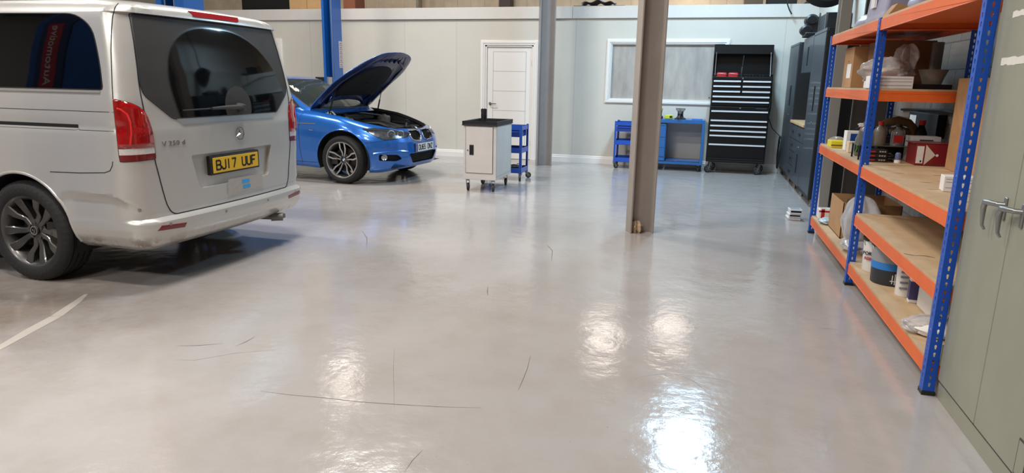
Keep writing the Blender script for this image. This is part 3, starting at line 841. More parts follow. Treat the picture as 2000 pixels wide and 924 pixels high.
tp_ = MB().add([tf @ Vector(p) for p in ((-.225, -.055, 0), (.21, -.05, .001), (.20, .05, 0), (-.21, .058, .001))], [(0, 1, 2, 3)]).build('tape_strip', m_tape, tg, smooth=0)
m_cyan = mat('sky_blue_sticker', (58, 160, 222), .5)
MB().box(-.055, .035, .006, .034, .0005, .0015, tf).box(-.045, .045, -.036, -.008, .0005, .0015, tf).build('blue_sticker', m_cyan, tp_, smooth=0)
# lower tailgate crease and lock handle shadow line
cr_ = project(bvh, [(0, .70-1.40*i/40, .562) for i in range(41)], AX, .0)
# parking sensors
for v in (.73, .22, -.29, -.73):
    fr_ = badge_frame(bvh, (0, v, .44), (1, 0, 0), (0, 0, 1))
    MB().lathe([(.011, -.002), (.0115, .0), (.009, .001), (.0, .001)], fr_, 20).build('parking_sensor', mat('sensor_face', (150, 144, 137), .4, .5), van)
fr_ = badge_frame(bvh, (.13, 0, .555), (0, -1, 0), (0, 0, 1))
MB().lathe([(.011, -.002), (.0115, .0), (.009, .001), (.0, .001)], fr_, 20).build('parking_sensor', mat('sensor_face', (150, 144, 137), .4, .5), van)
# side windows
m_tint = mat('tinted_side_glass', (5, 6, 8), .03, spec=.38)
for s in (1, -1):
    for poly in ([(.268, 1.318, .02), (.30, 1.50, .12), (.36, 1.70, .16), (.50, 1.782, .10), (1.36, 1.79, .03), (1.36, 1.318, .02)],
                 [(1.42, 1.318, .03), (1.42, 1.79, .03), (2.55, 1.79, .03), (2.55, 1.318, .03)],
                 [(2.63, 1.318, .03), (2.63, 1.79, .03), (3.15, 1.78, .1), (3.75, 1.32, .03)]):
        fs = cut(bm, polyplanes(rpoly(poly, .05), AY, AX, AZ), lambda c, n: c.y*s > .5)
        nb, lp = take(bm, fs, off=.002, rim=.005)
        wn = fin('side_window', nb, m_tint, van)
        seam('window_seal', lp, .004, mat('window_rubber', (26, 26, 27), .6), wn)
    # bright strip under the glass
    pp = project(bvh, [(.285+i*.1, 0, 1.302) for i in range(34)], (0, -s, 0), .003)
    MB().rings([(p, .009) for p in pp], 8).build('waist_moulding', mat('moulding', (188, 184, 178), .3, .6), van)
# windscreen
fs = cut(bm, polyplanes(rpoly([(.78, 1.2), (-.78, 1.2), (-.68, 1.76), (.68, 1.76)], .05), AX, AY, AZ), lambda c, n: c.x > 3)
nb, lp = take(bm, fs, off=.002, rim=.005); fin('windscreen', nb, m_tint, van)
body = fin('body', bm, m_silver, van, smooth=40)
# seams and the sliding door track
for s in (1, -1):
    def line(pts, r=.0028, name='panel_gap', mm=m_seam):
        P_ = []
        for a, b in zip(pts, pts[1:]):
            k = max(2, int((Vector(b)-Vector(a)).length/.04))
            P_ += [Vector(a)+(Vector(b)-Vector(a))*i/k for i in range(k)]
        P_.append(Vector(pts[-1]))
        pp = project(bvh, [(p.x, 0, p.y) for p in [Vector((q_[0], q_[1], 0)) for q_ in P_]], (0, -s, 0), .0)
        return MB().tube(pp, r, 6).build(name, mm, van)
    line([(3.6, 1.183), (.19, 1.183)], .002)
    line([(3.6, 1.062), (.50, 1.062), (.47, 1.07)], .0015)
    line([(.47, 1.064), (.20, 1.064)], .002)
    line([(.75, .782), (.5, .788), (.30, .80), (.255, .815), (.232, .85), (.226, .875)], .0028)
    exd = Vector((1, s, 0)).normalized(); ddd = Vector((1, -s, 0)).normalized()
    SP = [(.80, 1.262), (.797, 1.34), (.79, 1.45), (.782, 1.56), (.768, 1.68), (.752, 1.77), (.735, 1.82), (.715, 1.85)]
    SP = [tuple(a_+(b_-a_)*k_/5 for a_, b_ in zip(p_, q_)) for p_, q_ in zip(SP, SP[1:]) for k_ in range(5)]+[SP[-1]]
    MB().tube(project(bvh, [exd*a_+Vector((0, 0, b_)) for a_, b_ in SP], ddd, 0), .003, 6).build('panel_gap', m_seam, van)
    tk = MB(); pp = project(bvh, [(.48+i*.1, 0, 1.088) for i in range(22)], (0, -s, 0), .0008)
    for a, b in zip(pp, pp[1:]): tk.add([a+Vector((0, 0, -.012)), b+Vector((0, 0, -.012)), b+Vector((0, 0, .010)), a+Vector((0, 0, .010))], [(0, 1, 2, 3)])
    tk.build('sliding_door_track', m_dark, van)
# floor pan, axle, tow socket
MB().box(.16, 4.9, -.80, .80, .30, .36).box(.35, 1.5, -.35, .35, .24, .32).build('underbody', mat('underseal', (18, 17, 16), .8), van, smooth=0, bev=.02)
MB().cyl((1.05, -.8, .33), (1.05, .8, .33), .045).build('axle', m_dark, van)
MB().rings([((.45, -.32, .27), .02), ((.18, -.42, .262), .02), ((.09, -.475, .258), .024)], 12).rings([((.11, -.46, .258), .034), ((.03, -.51, .258), .034)], 16).box(.04, .10, -.56, -.51, .24, .275).build('tow_socket', mat('dull_alloy', (120, 116, 110), .5, .6), van)
for uc in (1.05, 4.25):
    for s in (1, -1):
        wh, T, zf = make_wheel('wheel', van, (uc, s*.825, .348), .352, .245, .252, 'twin', s)
        mb = MB().lathe([(0, zf-.03), (.034, zf-.03), (.034, zf-.016), (.03, zf-.012), (0, zf-.012)], T, 32)
        mb.build('hub_cap', m_black, wh)
        star(MB(), T @ Matrix.Translation((0, 0, zf-.011)) @ Matrix.Rotation(.25, 4, 'Z'), .030, .004).build('hub_star', m_chrome, wh)
# ---------------------------------------------------------------- blue saloon with its bonnet up
def blue_paint():
    M = mat('estoril_blue', (34, 104, 190), .26, .45, coat=1)
    return M
m_bp = blue_paint()
car = thing('car', 'bright blue saloon with its bonnet raised and two-tone alloy wheels', 'car', (-3.80, 9.05, 0), -.088)
def ztop(u): return interp([(-4.63, .96), (-4.2, 1.03), (-3.5, 1.01), (-1.45, .965), (-1.2, .945), (-.85, .895), (-.5, .805), (-.3, .762), (-.1, .725), (0, .705)], u)
BT = [  # k, half width, uf, ur, zb offset
 (0, .835, -.06, -4.5), (.05, .865, -.03, -4.58), (.12, .875, -.015, -4.61), (.3, .895, .0, -4.63), (.45, .90, .0, -4.63), (.58, .905, -.004, -4.62), (.70, .902, -.012, -4.60), (.80, .89, -.028, -4.57), (.88, .872, -.045, -4.55), (.94, .85, -.065, -4.53), (.98, .825, -.09, -4.51), (1.0, .795, -.12, -4.50)]
def nose_taper(u): return 1
rings_ = []
def bz(u, v, k):
    zb = interp([(-4.63, .3), (-4.0, .22), (-1.4, .2), (-.6, .155), (-.3, .16), (-.12, .20), (0, .225)], u)
    return zb + k*(ztop(u)-zb)
N_k = 34
for i in range(N_k+1):
    k = i/N_k
    w_, uf, ur = interp(BT, k)
    rings_.append([(u, v, bz(u, v, k)) for u, v in outline(w_, ur, uf, .05, .035, (.3, .35), (.78, .60))])
for w_, uf, ur, dz in ((.75, -.15, -4.47, .010), (.69, -.20, -4.43, .018), (.60, -.26, -4.38, .026), (.48, -.33, -4.3, .034), (.35, -.42, -4.2, .040), (.2, -.5, -4.1, .044), (.06, -.6, -4.0, .046)):
    rings_.append([(u, v, bz(u, v, 1)+dz*(1 if u < -.2 else 1.6)) for u, v in outline(w_, ur, uf, .05, .03, (.2, min(.3, w_*.6)), (min(.7, .7), w_*.7))])
bm = stack(rings_)
bvc = BVHTree.FromBMesh(bm)
# wheel arches
for uc in (-.79, -3.60):
    for s in (1, -1):
        fs = cut(bm, polyplanes([(uc+.392*math.cos(2*PI*i/40), .335+.392*math.sin(2*PI*i/40)) for i in range(40)], AY, AX, AZ), lambda c, n: c.y*s > .5)
        nb, lp = take(bm, fs); nb.free()
        mb = MB(); r0 = .398; N_ = 28; a0 = -.35
        arc = [a0+(PI-2*a0)*i/N_ for i in range(N_+1)]
        mb.grid(lambda a, b: (uc+r0*math.cos(a0+(PI-2*a0)*a), s*(.86-.35*b), .335+r0*math.sin(a0+(PI-2*a0)*a)), N_, 4)
        mb.add([(uc+r0*math.cos(t), s*.51, .335+r0*math.sin(t)) for t in arc], [tuple(range(N_+1))])
        mb.build('wheel_arch_liner', m_dark, car, smooth=0)
        pr = []
        for t in [a0+.1+(PI-2*a0-.2)*i/40 for i in range(41)]:
            x_, z_ = uc+.398*math.cos(t), .335+.398*math.sin(t)
            h = bvc.ray_cast(Vector((x_, s*3, z_)), Vector((0, -s, 0)))
            if h[0]: pr.append(((x_, h[0].y-s*.003, z_), .010))
        MB().rings(pr, 10).build('wheel_arch_lip', m_bp, car)
# bonnet opening: the cut-out skin becomes the bonnet itself
hp = rpoly([(-1.42, .68, .05), (-1.42, -.68, .05), (-1.34, -.76, .08), (-.90, -.765, .3), (-.58, -.73, .3), (-.20, -.50, .15), (-.07, 0, .5), (-.20, .50, .15), (-.58, .73, .3), (-.90, .765, .3), (-1.34, .76, .08)], .1)
notch = [(-1.43, .56)]+[(-1.43+.20*math.sin(PI*i/12)**.7, .56*math.cos(PI*i/12)) for i in range(1, 12)]+[(-1.43, -.56)]
fs = cut(bm, polyplanes(hp, AZ, AX, AY), lambda c, n: n.z > .2 and c.z > .6)
bnb, bl_ = take(bm, fs)
bay_edge = max(bl_, key=len)
piv = Vector((-1.38, 0, .98)); RH = Matrix.Translation(piv) @ Matrix.Rotation(-R(48.5), 4, 'Y') @ Matrix.Translation(-piv) @ Matrix.Translation((0, 0, .02))
inner = bnb.copy()
fs = cut(bnb, polyplanes(notch, AZ, AX, AY))
bmesh.ops.delete(bnb, geom=fs, context='FACES')
for v in bnb.verts: v.co = RH @ v.co
hood = fin('bonnet', bnb, m_bp, car, smooth=45)
q = hood.modifiers.new('s', 'SOLIDIFY'); q.thickness = .010; q.offset = -1
E_ = [RH @ p for p in bay_edge]
RHn = RH.to_3x3() @ Vector((0, 0, 1))
m_navy = mat('primer_navy', (30, 44, 92), .42, .25, coat=.3, var=.1, vs=14)
# folded inner frame: dropped copy of the skin with stiffening ribs
cc = sum(bay_edge, Vector())/len(bay_edge)
def hood_in(p, d):   # a point under the skin; p=(u,v)
    h = BV_in.ray_cast(Vector((p[0], p[1], 3)), Vector((0, 0, -1)))
    z_ = h[0].z if h[0] else ztop(p[0])+.03
    return RH @ Vector((p[0], p[1], z_-d))
BV_in = BVHTree.FromBMesh(inner)
ring_o = []
def radial(f, n=96):
    out = []
    c0 = Vector((-.78, 0))
    hpv = [Vector(p) for p in hp]
    hpv = [p for p in hpv if not (p.x < -1.40 and abs(p.y) < .60)]
    i0 = next(i for i in range(len(hpv)) if hpv[i].y > 0 and hpv[i-1].y < 0 and hpv[i].x < -1) if any(hpv[i].y > 0 and hpv[i-1].y < 0 and hpv[i].x < -1 for i in range(len(hpv))) else next(i for i in range(len(hpv)) if hpv[i].y < 0 and hpv[i-1].y > 0 and hpv[i].x < -1)
    nt_ = [Vector(p) for p in notch]
    if hpv[i0].y > 0: nt_ = nt_[::-1]
    hpv = hpv[:i0]+nt_+hpv[i0:]
    for i in range(n):
        a = 2*PI*i/n; d_ = Vector((math.cos(a), math.sin(a))); best = None
        for j in range(len(hpv)):
            p, q_ = hpv[j], hpv[(j+1) % len(hpv)]; e = q_-p
            den = d_.x*e.y-d_.y*e.x
            if abs(den) < 1e-9: continue
            t = ((p.x-c0.x)*e.y-(p.y-c0.y)*e.x)/den; s_ = ((p.x-c0.x)*d_.y-(p.y-c0.y)*d_.x)/den
            if t > 0 and -1e-6 <= s_ <= 1+1e-6 and (best is None or t < best): best = t
        out.append(c0+d_*(best or .5)*f)
    return out
prof_in = [(.997, .004), (.985, .014), (.955, .018), (.93, .030), (.86, .036), (.80, .032), (.77, .018), (.62, .016), (.60, .024), (.3, .026), (.02, .026)]
mb = MB(); n = 96; vs = []
for f, d_ in prof_in:
    vs += [hood_in(p, d_+.006) for p in radial(f, n)]
fs_ = [(j*n+i, j*n+(i+1) % n, (j+1)*n+(i+1) % n, (j+1)*n+i) for j in range(len(prof_in)-1) for i in range(n)]
mb.add(vs, fs_)
inn = mb.build('bonnet_inner_frame', m_navy, hood, smooth=50)
# pressed ribs round the sound pad
rb = MB()
for i in range(-3, 4):
    a = (-.19, i*.085); b_ = (-.33, i*.13)
    rb.rings([(hood_in(a, .034), .010), (hood_in(b_, .036), .016)], 8)
for s in (1, -1):
    rb.rings([(hood_in((-1.24, s*.66), .03), .02), (hood_in((-.78, s*.64), .034), .022), (hood_in((-.42, s*.50), .034), .018), (hood_in((-.28, s*.2), .03), .012)], 8)
    rb.rings([(hood_in((-1.28, s*.45), .03), .016), (hood_in((-1.1, s*.52), .034), .018)], 8)
rb.build('bonnet_rib', m_navy, hood)
# black sound pad
pad = rpoly([(-1.10, .52, .10), (-1.08, -.52, .10), (-.80, -.53, .2), (-.48, -.34, .2), (-.42, 0, .25), (-.48, .34, .2), (-.80, .53, .2)], .1, 6)
mb = MB(); c0 = Vector((-.8, 0)); n = len(pad); vs = []
for f, d_ in ((1.0, .028), (.985, .05), (.93, .056), (.6, .058), (.3, .058), (.03, .058)):
    vs += [hood_in(c0+(Vector(p)-c0)*f, d_) for p in pad]
mb.add(vs, [(j*n+i, j*n+(i+1) % n, (j+1)*n+(i+1) % n, (j+1)*n+i) for j in range(5) for i in range(n)])
tag(mb.build('sound_pad', mat('black_felt', (15, 15, 17), .95, bump=.4, bs=90), hood, smooth=50), 'black felt sound pad')
# gas strut, hinges, latches
m_engine = mat('engine_plastic', (36, 34, 33), .55, var=.2, vs=12)
m_eng2 = mat('engine_grey', (110, 102, 94), .45, .4, var=.25, vs=18)
for s in (1, -1):
    a = Vector((-1.16, s*.64, .86)); b_ = hood_in((-.92, s*.60), .035)
    MB().rings([(a, .011), (a+(b_-a)*.55, .011), (a+(b_-a)*.56, .006), (b_, .006)], 10).build('gas_strut', m_black, car)
    MB().rings([((-1.40, s*.60, .93), .016), (Vector((-1.33, s*.60, .97)), .016), (hood_in((-1.22, s*.60), .03), .014)], 8).build('bonnet_hinge', m_black, car)
# engine bay
mb = MB(); n = len(bay_edge)
low = [Vector((cc.x+(p.x-cc.x)*.95, p.y*.95, .52)) for p in bay_edge]
mid = [Vector((cc.x+(p.x-cc.x)*.965, p.y*.965, p.z-.035)) for p in bay_edge]
mb.add(list(bay_edge)+mid+low, [(i, (i+1) % n, (i+1) % n+n, i+n) for i in range(n)]+[(i+n, (i+1) % n+n, (i+1) % n+2*n, i+2*n) for i in range(n)]+[tuple(range(2*n, 3*n))])
bay = mb.build('engine_bay', mat('bay_black', (26, 25, 26), .7, var=.2), car, smooth=40)
seam('bonnet_seal', [mid], .010, m_black, bay)
MB().grid(lambda a, b: (-1.08+.70*a, -.27+.54*b, .80-.075*a+.045*math.sin(PI*a)*math.sin(PI*b)+.012*math.cos(b*PI*7)*math.sin(PI*a)), 20, 24).box(-1.08, -.38, -.27, .27, .58, .74).build('engine_cover', m_engine, bay, bev=.01)
MB().box(-.42, -.20, -.42, .42, .62, .700).box(-.30, -.16, -.50, .50, .60, .715).build('radiator_cover', m_engine, bay, bev=.012)
MB().box(-.62, -.30, -.60, -.34, .58, .735).build('air_filter_box', m_engine, bay, bev=.02)
MB().box(-.66, -.36, .34, .58, .58, .74).build('fuse_box', m_engine, bay, bev=.02)
for s in (1, -1):
    MB().lathe([(.10, 0), (.10, .10), (.085, .12), (.04, .125), (.03, .14), (0, .14)], Matrix.Translation((-.95, s*.50, .74)), 28).build('strut_tower', m_eng2, bay)
    MB().rings([((-.95, s*.50, .855), .018), ((-1.15, s*.25, .90), .018), ((-1.25, 0, .905), .018)], 10).build('strut_brace', m_black, bay)
MB().box(-1.38, -1.18, -.60, .60, .80, .895).build('scuttle_panel', m_engine, bay, bev=.02)
MB().tube([(-.40, -.30, .75), (-.50, -.36, .80), (-.75, -.38, .80), (-.95, -.30, .83)], .028, 12).build('intake_hose', m_black, bay)
MB().tube([(-.35, .1, .72), (-.45, .30, .77), (-.7, .33, .78)], .02, 10).build('coolant_hose', m_black, bay)
MB().lathe([(.045, 0), (.045, .05), (.03, .055), (.03, .075), (0, .078)], Matrix.Translation((-.55, .50, .74)), 20).build('coolant_cap', m_black, bay)
MB().lathe([(.06, 0), (.065, .05), (.05, .09), (0, .095)], Matrix.Translation((-1.18, -.62, .84)), 20).tube([(-1.22, -.60, .92), (-1.15, -.55, .95), (-1.08, -.57, .90)], .012, 8).build('brake_reservoir', mat('pale_plastic', (205, 198, 180), .4), bay)
# headlights
m_hl = mat('headlight_inside', (120, 124, 128), .22, .7, var=.6, vs=26)
m_glass = film('clear_glass', (120, 126, 132), .93, .02)
az = R(42)
for s in (1, -1):
    dd = Vector((-math.cos(az), -s*math.sin(az), 0)); ex = Vector((-math.sin(az), s*math.cos(az), 0))
    # t = -u sin(az) + |v| cos(az)
    T_ = lambda u, v: -u*math.sin(az)+v*math.cos(az)
    poly = [(T_(-.50, .80), .752), (T_(-.30, .74), .762), (T_(-.12, .60), .745), (T_(-.035, .42), .700), (T_(-.02, .335), .690), (T_(-.02, .335), .635), (T_(-.05, .44), .628), (T_(-.12, .56), .588), (T_(-.22, .68), .600), (T_(-.36, .76), .665)]
    fs = cut(bm, polyplanes(poly, dd, ex, AZ), lambda c, n: c.y*s > .1 and c.x > -.7 and n.x > -.2 and c.z < .80)
    nb, lp = take(bm, fs)
    back = nb.copy()
    for v in nb.verts: v.co += -dd*.004
    gl = fin('headlight', nb, m_glass, car, smooth=50)
    for v in back.verts: v.co += dd*.055
    hb_ = MB()
    for l in lp:
        n_ = len(l)
        hb_.add([p for p in l]+[p+dd*.055 for p in l], [(i, (i+1) % n_, (i+1) % n_+n_, i+n_) for i in range(n_)])
    bko = fin('lamp_back', back, m_hl, gl); hb_.build('lamp_housing', m_hl, gl)
    seam('lamp_seal', lp, .004, m_seam, gl)
    for u, v, r_ in ((-.16, .60, .052), (-.09, .47, .045)):
        h = bvc.ray_cast(Vector((u, v*s, .675))-dd*2, dd)
        p = h[0] if h[0] else Vector((u, v*s, .675))
        Mx = frame(p+dd*.05, ex, AZ)
        if Mx.to_3x3() @ Vector((0, 0, 1)) @ dd > 0: Mx = frame(p+dd*.05, -ex, AZ)
        MB().lathe([(r_, 0), (r_*1.08, .016), (r_*.92, .018), (r_*.86, .004)], Mx, 28, close=True).build('halo_ring', mat('halo', (225, 228, 232), .2, .3), gl)
        MB().lathe([(r_*.62, 0), (r_*.62, .015), (r_*.45, .028), (0, .034)], Mx, 24).build('projector_lens', mat('projector', (90, 100, 110), .05, .3, coat=1), gl)
    pts = project(bvc, [(ex*(T_(u, v)))+Vector((0, 0, z_)) for u, v, z_ in ((-.48, .79, .742), (-.30, .73, .748), (-.13, .60, .732), (-.05, .45, .70))], dd, .0)
    MB().rings([(p+dd*.010, .011) for p in pts], 8).build('eyebrow_trim', m_chrome, gl)
# kidneys
for s in (1, -1):
    ko = rpoly([(.045*s, .712, .03), (.29*s, .715, .04), (.325*s, .675, .03), (.285*s, .585, .04), (.085*s, .565, .03), (.03*s, .62, .03)], .03)
    fs = cut(bm, polyplanes(ko, AX, AY, AZ), lambda c, n: c.x > -.25 and n.x > .1)
    nb, lp = take(bm, fs)
    for v in nb.verts: v.co.x -= .045
    kb = fin('kidney_grille', nb, m_dark, car)
    kc = MB()
    for l in lp:
        n_ = len(l); kc.add([p for p in l]+[p+Vector((-.05, 0, 0)) for p in l], [(i, (i+1) % n_, (i+1) % n_+n_, i+n_) for i in range(n_)])
    kc.build('kidney_lining', m_black, kb)
    mb = MB()
    for l in lp:
        q_ = [p+Vector((.004, 0, 0)) for p in l]
        mb.tube([p for i, p in enumerate(q_) if i % 2 == 0], .0075, 8, True)
    mb.build('kidney_frame', m_chrome, kb)
    mb = MB()
    for i in range(8):
        v = s*(.068+i*.031)
        zt, zb_ = .712-(.02 if i > 6 else 0), .566+.016*max(0, i-5)
        p = project(bvc, [(0, v, zb_+(zt-zb_)*j/6) for j in range(7)], (-1, 0, 0), 0)
        mb.rings([(Vector((p_.x-.022, p_.y, p_.z)), .0045) for p_ in p], 6)
    mb.build('kidney_slats', mat('slat_black', (34, 34, 36), .25, coat=.6), kb)
# lower grille and fog openings
def opening(poly, d, ex, cond, name, depth, mm):
    fs = cut(bm, polyplanes(poly, d, ex, AZ), cond); nb, lp = take(bm, fs); d = Vector(d)
    for v in nb.verts: v.co += d*depth
    o = fin(name, nb, mm, car)
    mb = MB()
    for l in lp:
        n_ = len(l); mb.add([p for p in l]+[p+d*depth for p in l], [(i, (i+1) % n_, (i+1) % n_+n_, i+n_) for i in range(n_)])
    mb.build('duct_wall', m_bp if name != 'lower_grille' else m_black, o)
    return o, lp
lg, lp = opening(rpoly([(.40, .405, .03), (.30, .27, .03), (-.30, .27, .03), (-.40, .405, .03)], .03), (-1, 0, 0), AY, lambda c, n: c.x > -.3 and n.x > .3, 'lower_grille', .05, m_dark)
mb = MB()
for i in range(23):
    v = -.36+i*.033
    mb.box(-.045, -.035, v-.003, v+.003, .275+max(0, abs(v)-.30)*1.3, .40)
for z_ in (.30, .325, .35, .375): mb.box(-.047, -.037, -.35, .35, z_-.003, z_+.003)
mb.build('grille_mesh', m_black, lg, smooth=0)
for s in (1, -1):
    dd = Vector((-math.cos(az), -s*math.sin(az), 0)); ex = Vector((-math.sin(az), s*math.cos(az), 0))
    T_ = lambda u, v: -u*math.sin(az)+v*math.cos(az)
    op, lp = opening(rpoly([(T_(-.27, .77), .415, .02), (T_(-.09, .58), .405, .03), (T_(-.06, .52), .345, .02), (T_(-.10, .60), .315, .02), (T_(-.27, .77), .33, .02)], .02), dd, ex, lambda c, n: c.y*s > .2 and c.x > -.6 and n.x > 0 and c.z < .5, 'fog_lamp_duct', .05, m_dark)
    h = bvc.ray_cast(Vector((-.22, s*.71, .37))-dd*2, dd)
    p = h[0] if h[0] else Vector((-.22, s*.71, .37))
    Mx = frame(p+dd*.045, ex, AZ)
    if (Mx.to_3x3() @ Vector((0, 0, 1))).dot(dd) > 0: Mx = frame(p+dd*.045, -ex, AZ)
    MB().lathe([(0, .0), (.040, 0), (.042, .02), (.036, .022), (.03, .018), (0, .024)], Mx, 24).build('fog_lamp', mat('fog_glass', (170, 175, 180), .1, .5, coat=1), op)
    # brow over the duct
    pts = project(bvc, [ex*t+Vector((0, 0, z_)) for t, z_ in ((T_(-.34, .80), .425), (T_(-.20, .69), .45), (T_(-.08, .55), .455), (T_(-.03, .42), .44))], dd, .0)
    MB().rings([(p_, .014) for p_ in pts], 8).build('bumper_crease', m_bp, car)
# number plate, roundel
pc = project(bvc, [(0, 0, .478)], (-1, 0, 0), 0)[0]
pf = frame((pc.x+.012, 0, .478), (0, 1, 0), (0, 0, 1))
ph = MB().box(-.265, .265, -.06, .06, -.02, .004, pf).build('number_plate_holder', m_black, car, bev=.004)
tag(MB().box(-.26, .26, -.056, .056, .004, .007, pf).build('number_plate', mat('plate_white', (222, 222, 218), .4), ph, smooth=0), 'white number plate')
MB().box(-.258, -.215, -.054, .054, .007, .0078, pf).build('plate_band', mat('plate_band_blue', (32, 60, 150), .4), ph, smooth=0)
plate_text('plate_letters', 'OU65 ONZ', .079, .053, m_ink, ph, pf @ Matrix.Translation((.022, 0, .0078)))
def roundel(Mx, r, par, name='roundel_badge'):
    b_ = MB().lathe([(0, 0), (r, 0), (r, .003), (r*.92, .005), (0, .0055)], Mx, 36).build(name, mat('badge_black', (20, 22, 26), .2, coat=1), par)
    MB().lathe([(r*.96, .003), (r, .004), (r, .005), (r*.95, .006)], Mx, 36, close=True).lathe([(r*.58, .0052), (r*.62, .0052), (r*.62, .0066), (r*.58, .0066)], Mx, 36, close=True).build('badge_ring', m_chrome, b_)
    for q0, mm in ((0, 'b'), (1, 'w'), (2, 'b'), (3, 'w')):
        vs = [Vector((0, 0, .0062))]+[Vector((r*.58*math.cos((q0+1)*PI/2+PI/2*i/8), r*.58*math.sin((q0+1)*PI/2+PI/2*i/8), .0062)) for i in range(9)]
        MB().add([Mx @ v for v in vs], [(0, i, i+1) for i in range(1, 9)]).build('badge_quarter', mat('roundel_blue', (40, 110, 190), .3) if mm == 'b' else mat('roundel_white', (235, 235, 235), .3), b_, smooth=0)
h = bvc.ray_cast(Vector((-.125, 0, 2)), Vector((0, 0, -1)))
roundel(frame(h[0]+h[1]*.002, (0, 1, 0), (Vector((0, 1, 0)).cross(h[1]))*-1 if False else h[1].cross(Vector((0, 1, 0)))), .041, car)
# greenhouse
GT = [(.93, .80, -1.12, -4.05), (.98, .785, -1.20, -3.98), (1.04, .757, -1.32, -3.86), (1.1, .727, -1.43, -3.74), (1.17, .693, -1.56, -3.60), (1.24, .657, -1.69, -3.47), (1.31, .618, -1.82, -3.35), (1.36, .588, -1.92, -3.27), (1.395, .55, -2.01, -3.18), (1.415, .50, -2.10, -3.1), (1.428, .40, -2.25, -3.0), (1.433, .25, -2.4, -2.9), (1.435, .06, -2.55, -2.7)]
gz_ = []
for i in range(len(GT)-1):
    for j in range(3):
        z_ = GT[i][0]+(GT[i+1][0]-GT[i][0])*j/3; w_, uf, ur = interp(GT, z_)
        gz_.append([(u, v, z_) for u, v in outline(w_, ur, uf, .10, .12, (.25, min(.3, w_*.5)), (.30, min(.34, w_*.5)))])
gm = stack(gz_)
bvg = BVHTree.FromBMesh(gm)
m_wg = film('car_glass', (66, 74, 70), .66, .02)
fs = cut(gm, polyplanes(rpoly([(.665, .985, .04), (.70, 1.02, .03), (.545, 1.375, .06), (-.545, 1.375, .06), (-.70, 1.02, .03), (-.665, .985, .04)], .04), AX, AY, AZ), lambda c, n: c.x > -2.15)
nb, lp = take(gm, fs); ws = fin('windscreen', nb, m_wg, car, smooth=50); seam('screen_seal', lp, .007, m_black, ws)
fs = cut(gm, polyplanes(rpoly([(.62, 1.02), (-.62, 1.02), (-.48, 1.36), (.48, 1.36)], .05), AX, AY, AZ), lambda c, n: c.x < -3)
nb, lp = take(gm, fs); fin('rear_screen', nb, m_wg, car, smooth=50)
for s in (1, -1):
    for poly in ([(-1.52, 1.005, .02), (-2.02, 1.335, .08), (-2.42, 1.37, .02), (-2.50, 1.00, .02)], [(-2.56, 1.00, .02), (-2.50, 1.37, .02), (-3.0, 1.365, .1), (-3.45, 1.18, .06), (-3.55, 1.02, .03)]):
        fs = cut(gm, polyplanes(rpoly(poly, .03), AY, AX, AZ), lambda c, n: c.y*s > .3)
        nb, lp = take(gm, fs); sw = fin('side_window', nb, m_wg, car); seam('window_seal', lp, .006, m_black, sw)
fin('roof_and_pillars', gm, m_bp, car, smooth=40)
# cabin: dashboard, seats, wheel, mirror
MB().grid(lambda a, b: (-1.45-.42*a, -.70+1.4*b, .96+.05*math.sin(PI*a)), 6, 10).box(-1.9, -1.45, -.68, .68, .60, .95).build('dashboard', mat('cabin_black', (28, 28, 30), .7), car)
for s in (1, -1):
    MB().box(-2.75, -2.20, s*.36-.24, s*.36+.24, .35, .55).box(-2.88, -2.72, s*.36-.23, s*.36+.23, .5, 1.05).box(-2.88, -2.79, s*.36-.12, s*.36+.12, 1.08, 1.25).build('seat', mat('cabin_black', (28, 28, 30), .7), car, bev=.04)
MB().tube([(-2.02+.05*math.sin(2*PI*i/24), -.36+.18*math.cos(2*PI*i/24), .95+.17*math.sin(2*PI*i/24)) for i in range(24)], .015, 8, True).build('steering_wheel', m_black, car)
MB().box(-1.97, -1.94, -.12, .12, 1.27, 1.335).cyl((-1.95, 0, 1.33), (-1.93, 0, 1.37), .012).build('rear_view_mirror', m_black, car, bev=.012)
# door mirrors
for s in (1, -1):
    MB().rings([((-1.62, s*.80, .99), .03), ((-1.63, s*.88, 1.02), .06), ((-1.63, s*.98, 1.03), .075), ((-1.63, s*1.03, 1.03), .03)], 16).build('door_mirror', m_bp, car)
body2 = fin('body', bm, m_bp, car, smooth=40)
for s in (1, -1):
    def cline(pts, r=.0028):
        P_ = []
        for a, b in zip(pts, pts[1:]):
            k = max(2, int((Vector(b)-Vector(a)).length/.04)); P_ += [Vector(a)+(Vector(b)-Vector(a))*i/k for i in range(k)]
        P_.append(Vector(pts[-1]))
        return MB().tube(project(bvc, [(p.x, 0, p.y) for p in P_], (0, -s, 0), 0), r, 6).build('panel_gap', m_seam, car)
    cline([(-1.44, .25), (-1.46, .5), (-1.46, .75), (-1.44, .90), (-1.40, .955)])
    cline([(-2.55, .25), (-2.53, .6), (-2.50, .95)])
    cline([(-.22, .60), (-.38, .575), (-.50, .56)], .002)
    cline([(-1.16, .27), (-1.44, .27), (-3.2, .27)], .003)
    pp = project(bvc, [(-1.50+i*.04, 0, .80) for i in range(9)], (0, -s, 0), .004)
    MB().rings([(p, .006) for p in pp], 8).build('side_gill', m_chrome, car)
    pp = project(bvc, [(-1.28+i*.02, 0, .715) for i in range(4)], (0, -s, 0), .002)
    MB().rings([(p, .008) for p in pp], 8).build('side_badge', m_chrome, car)
    for k_ in (0, 1):
        pp = project(bvc, [(-2.35-k_*1.0+i*.03, 0, .78) for i in range(7)], (0, -s, 0), .02); MB().rings([(p, .012) for p in pp], 8).build('door_handle', m_bp, car)
MB().box(-4.5, -.45, -.70, .70, .19, .28).build('underbody', m_dark, car, smooth=0, bev=.02)
MB().prism([(-.45, .20), (-.14, .215), (-.06, .24), (-.30, .25)], 1, -.62, .62).build('front_splitter', m_black, car, smooth=0)
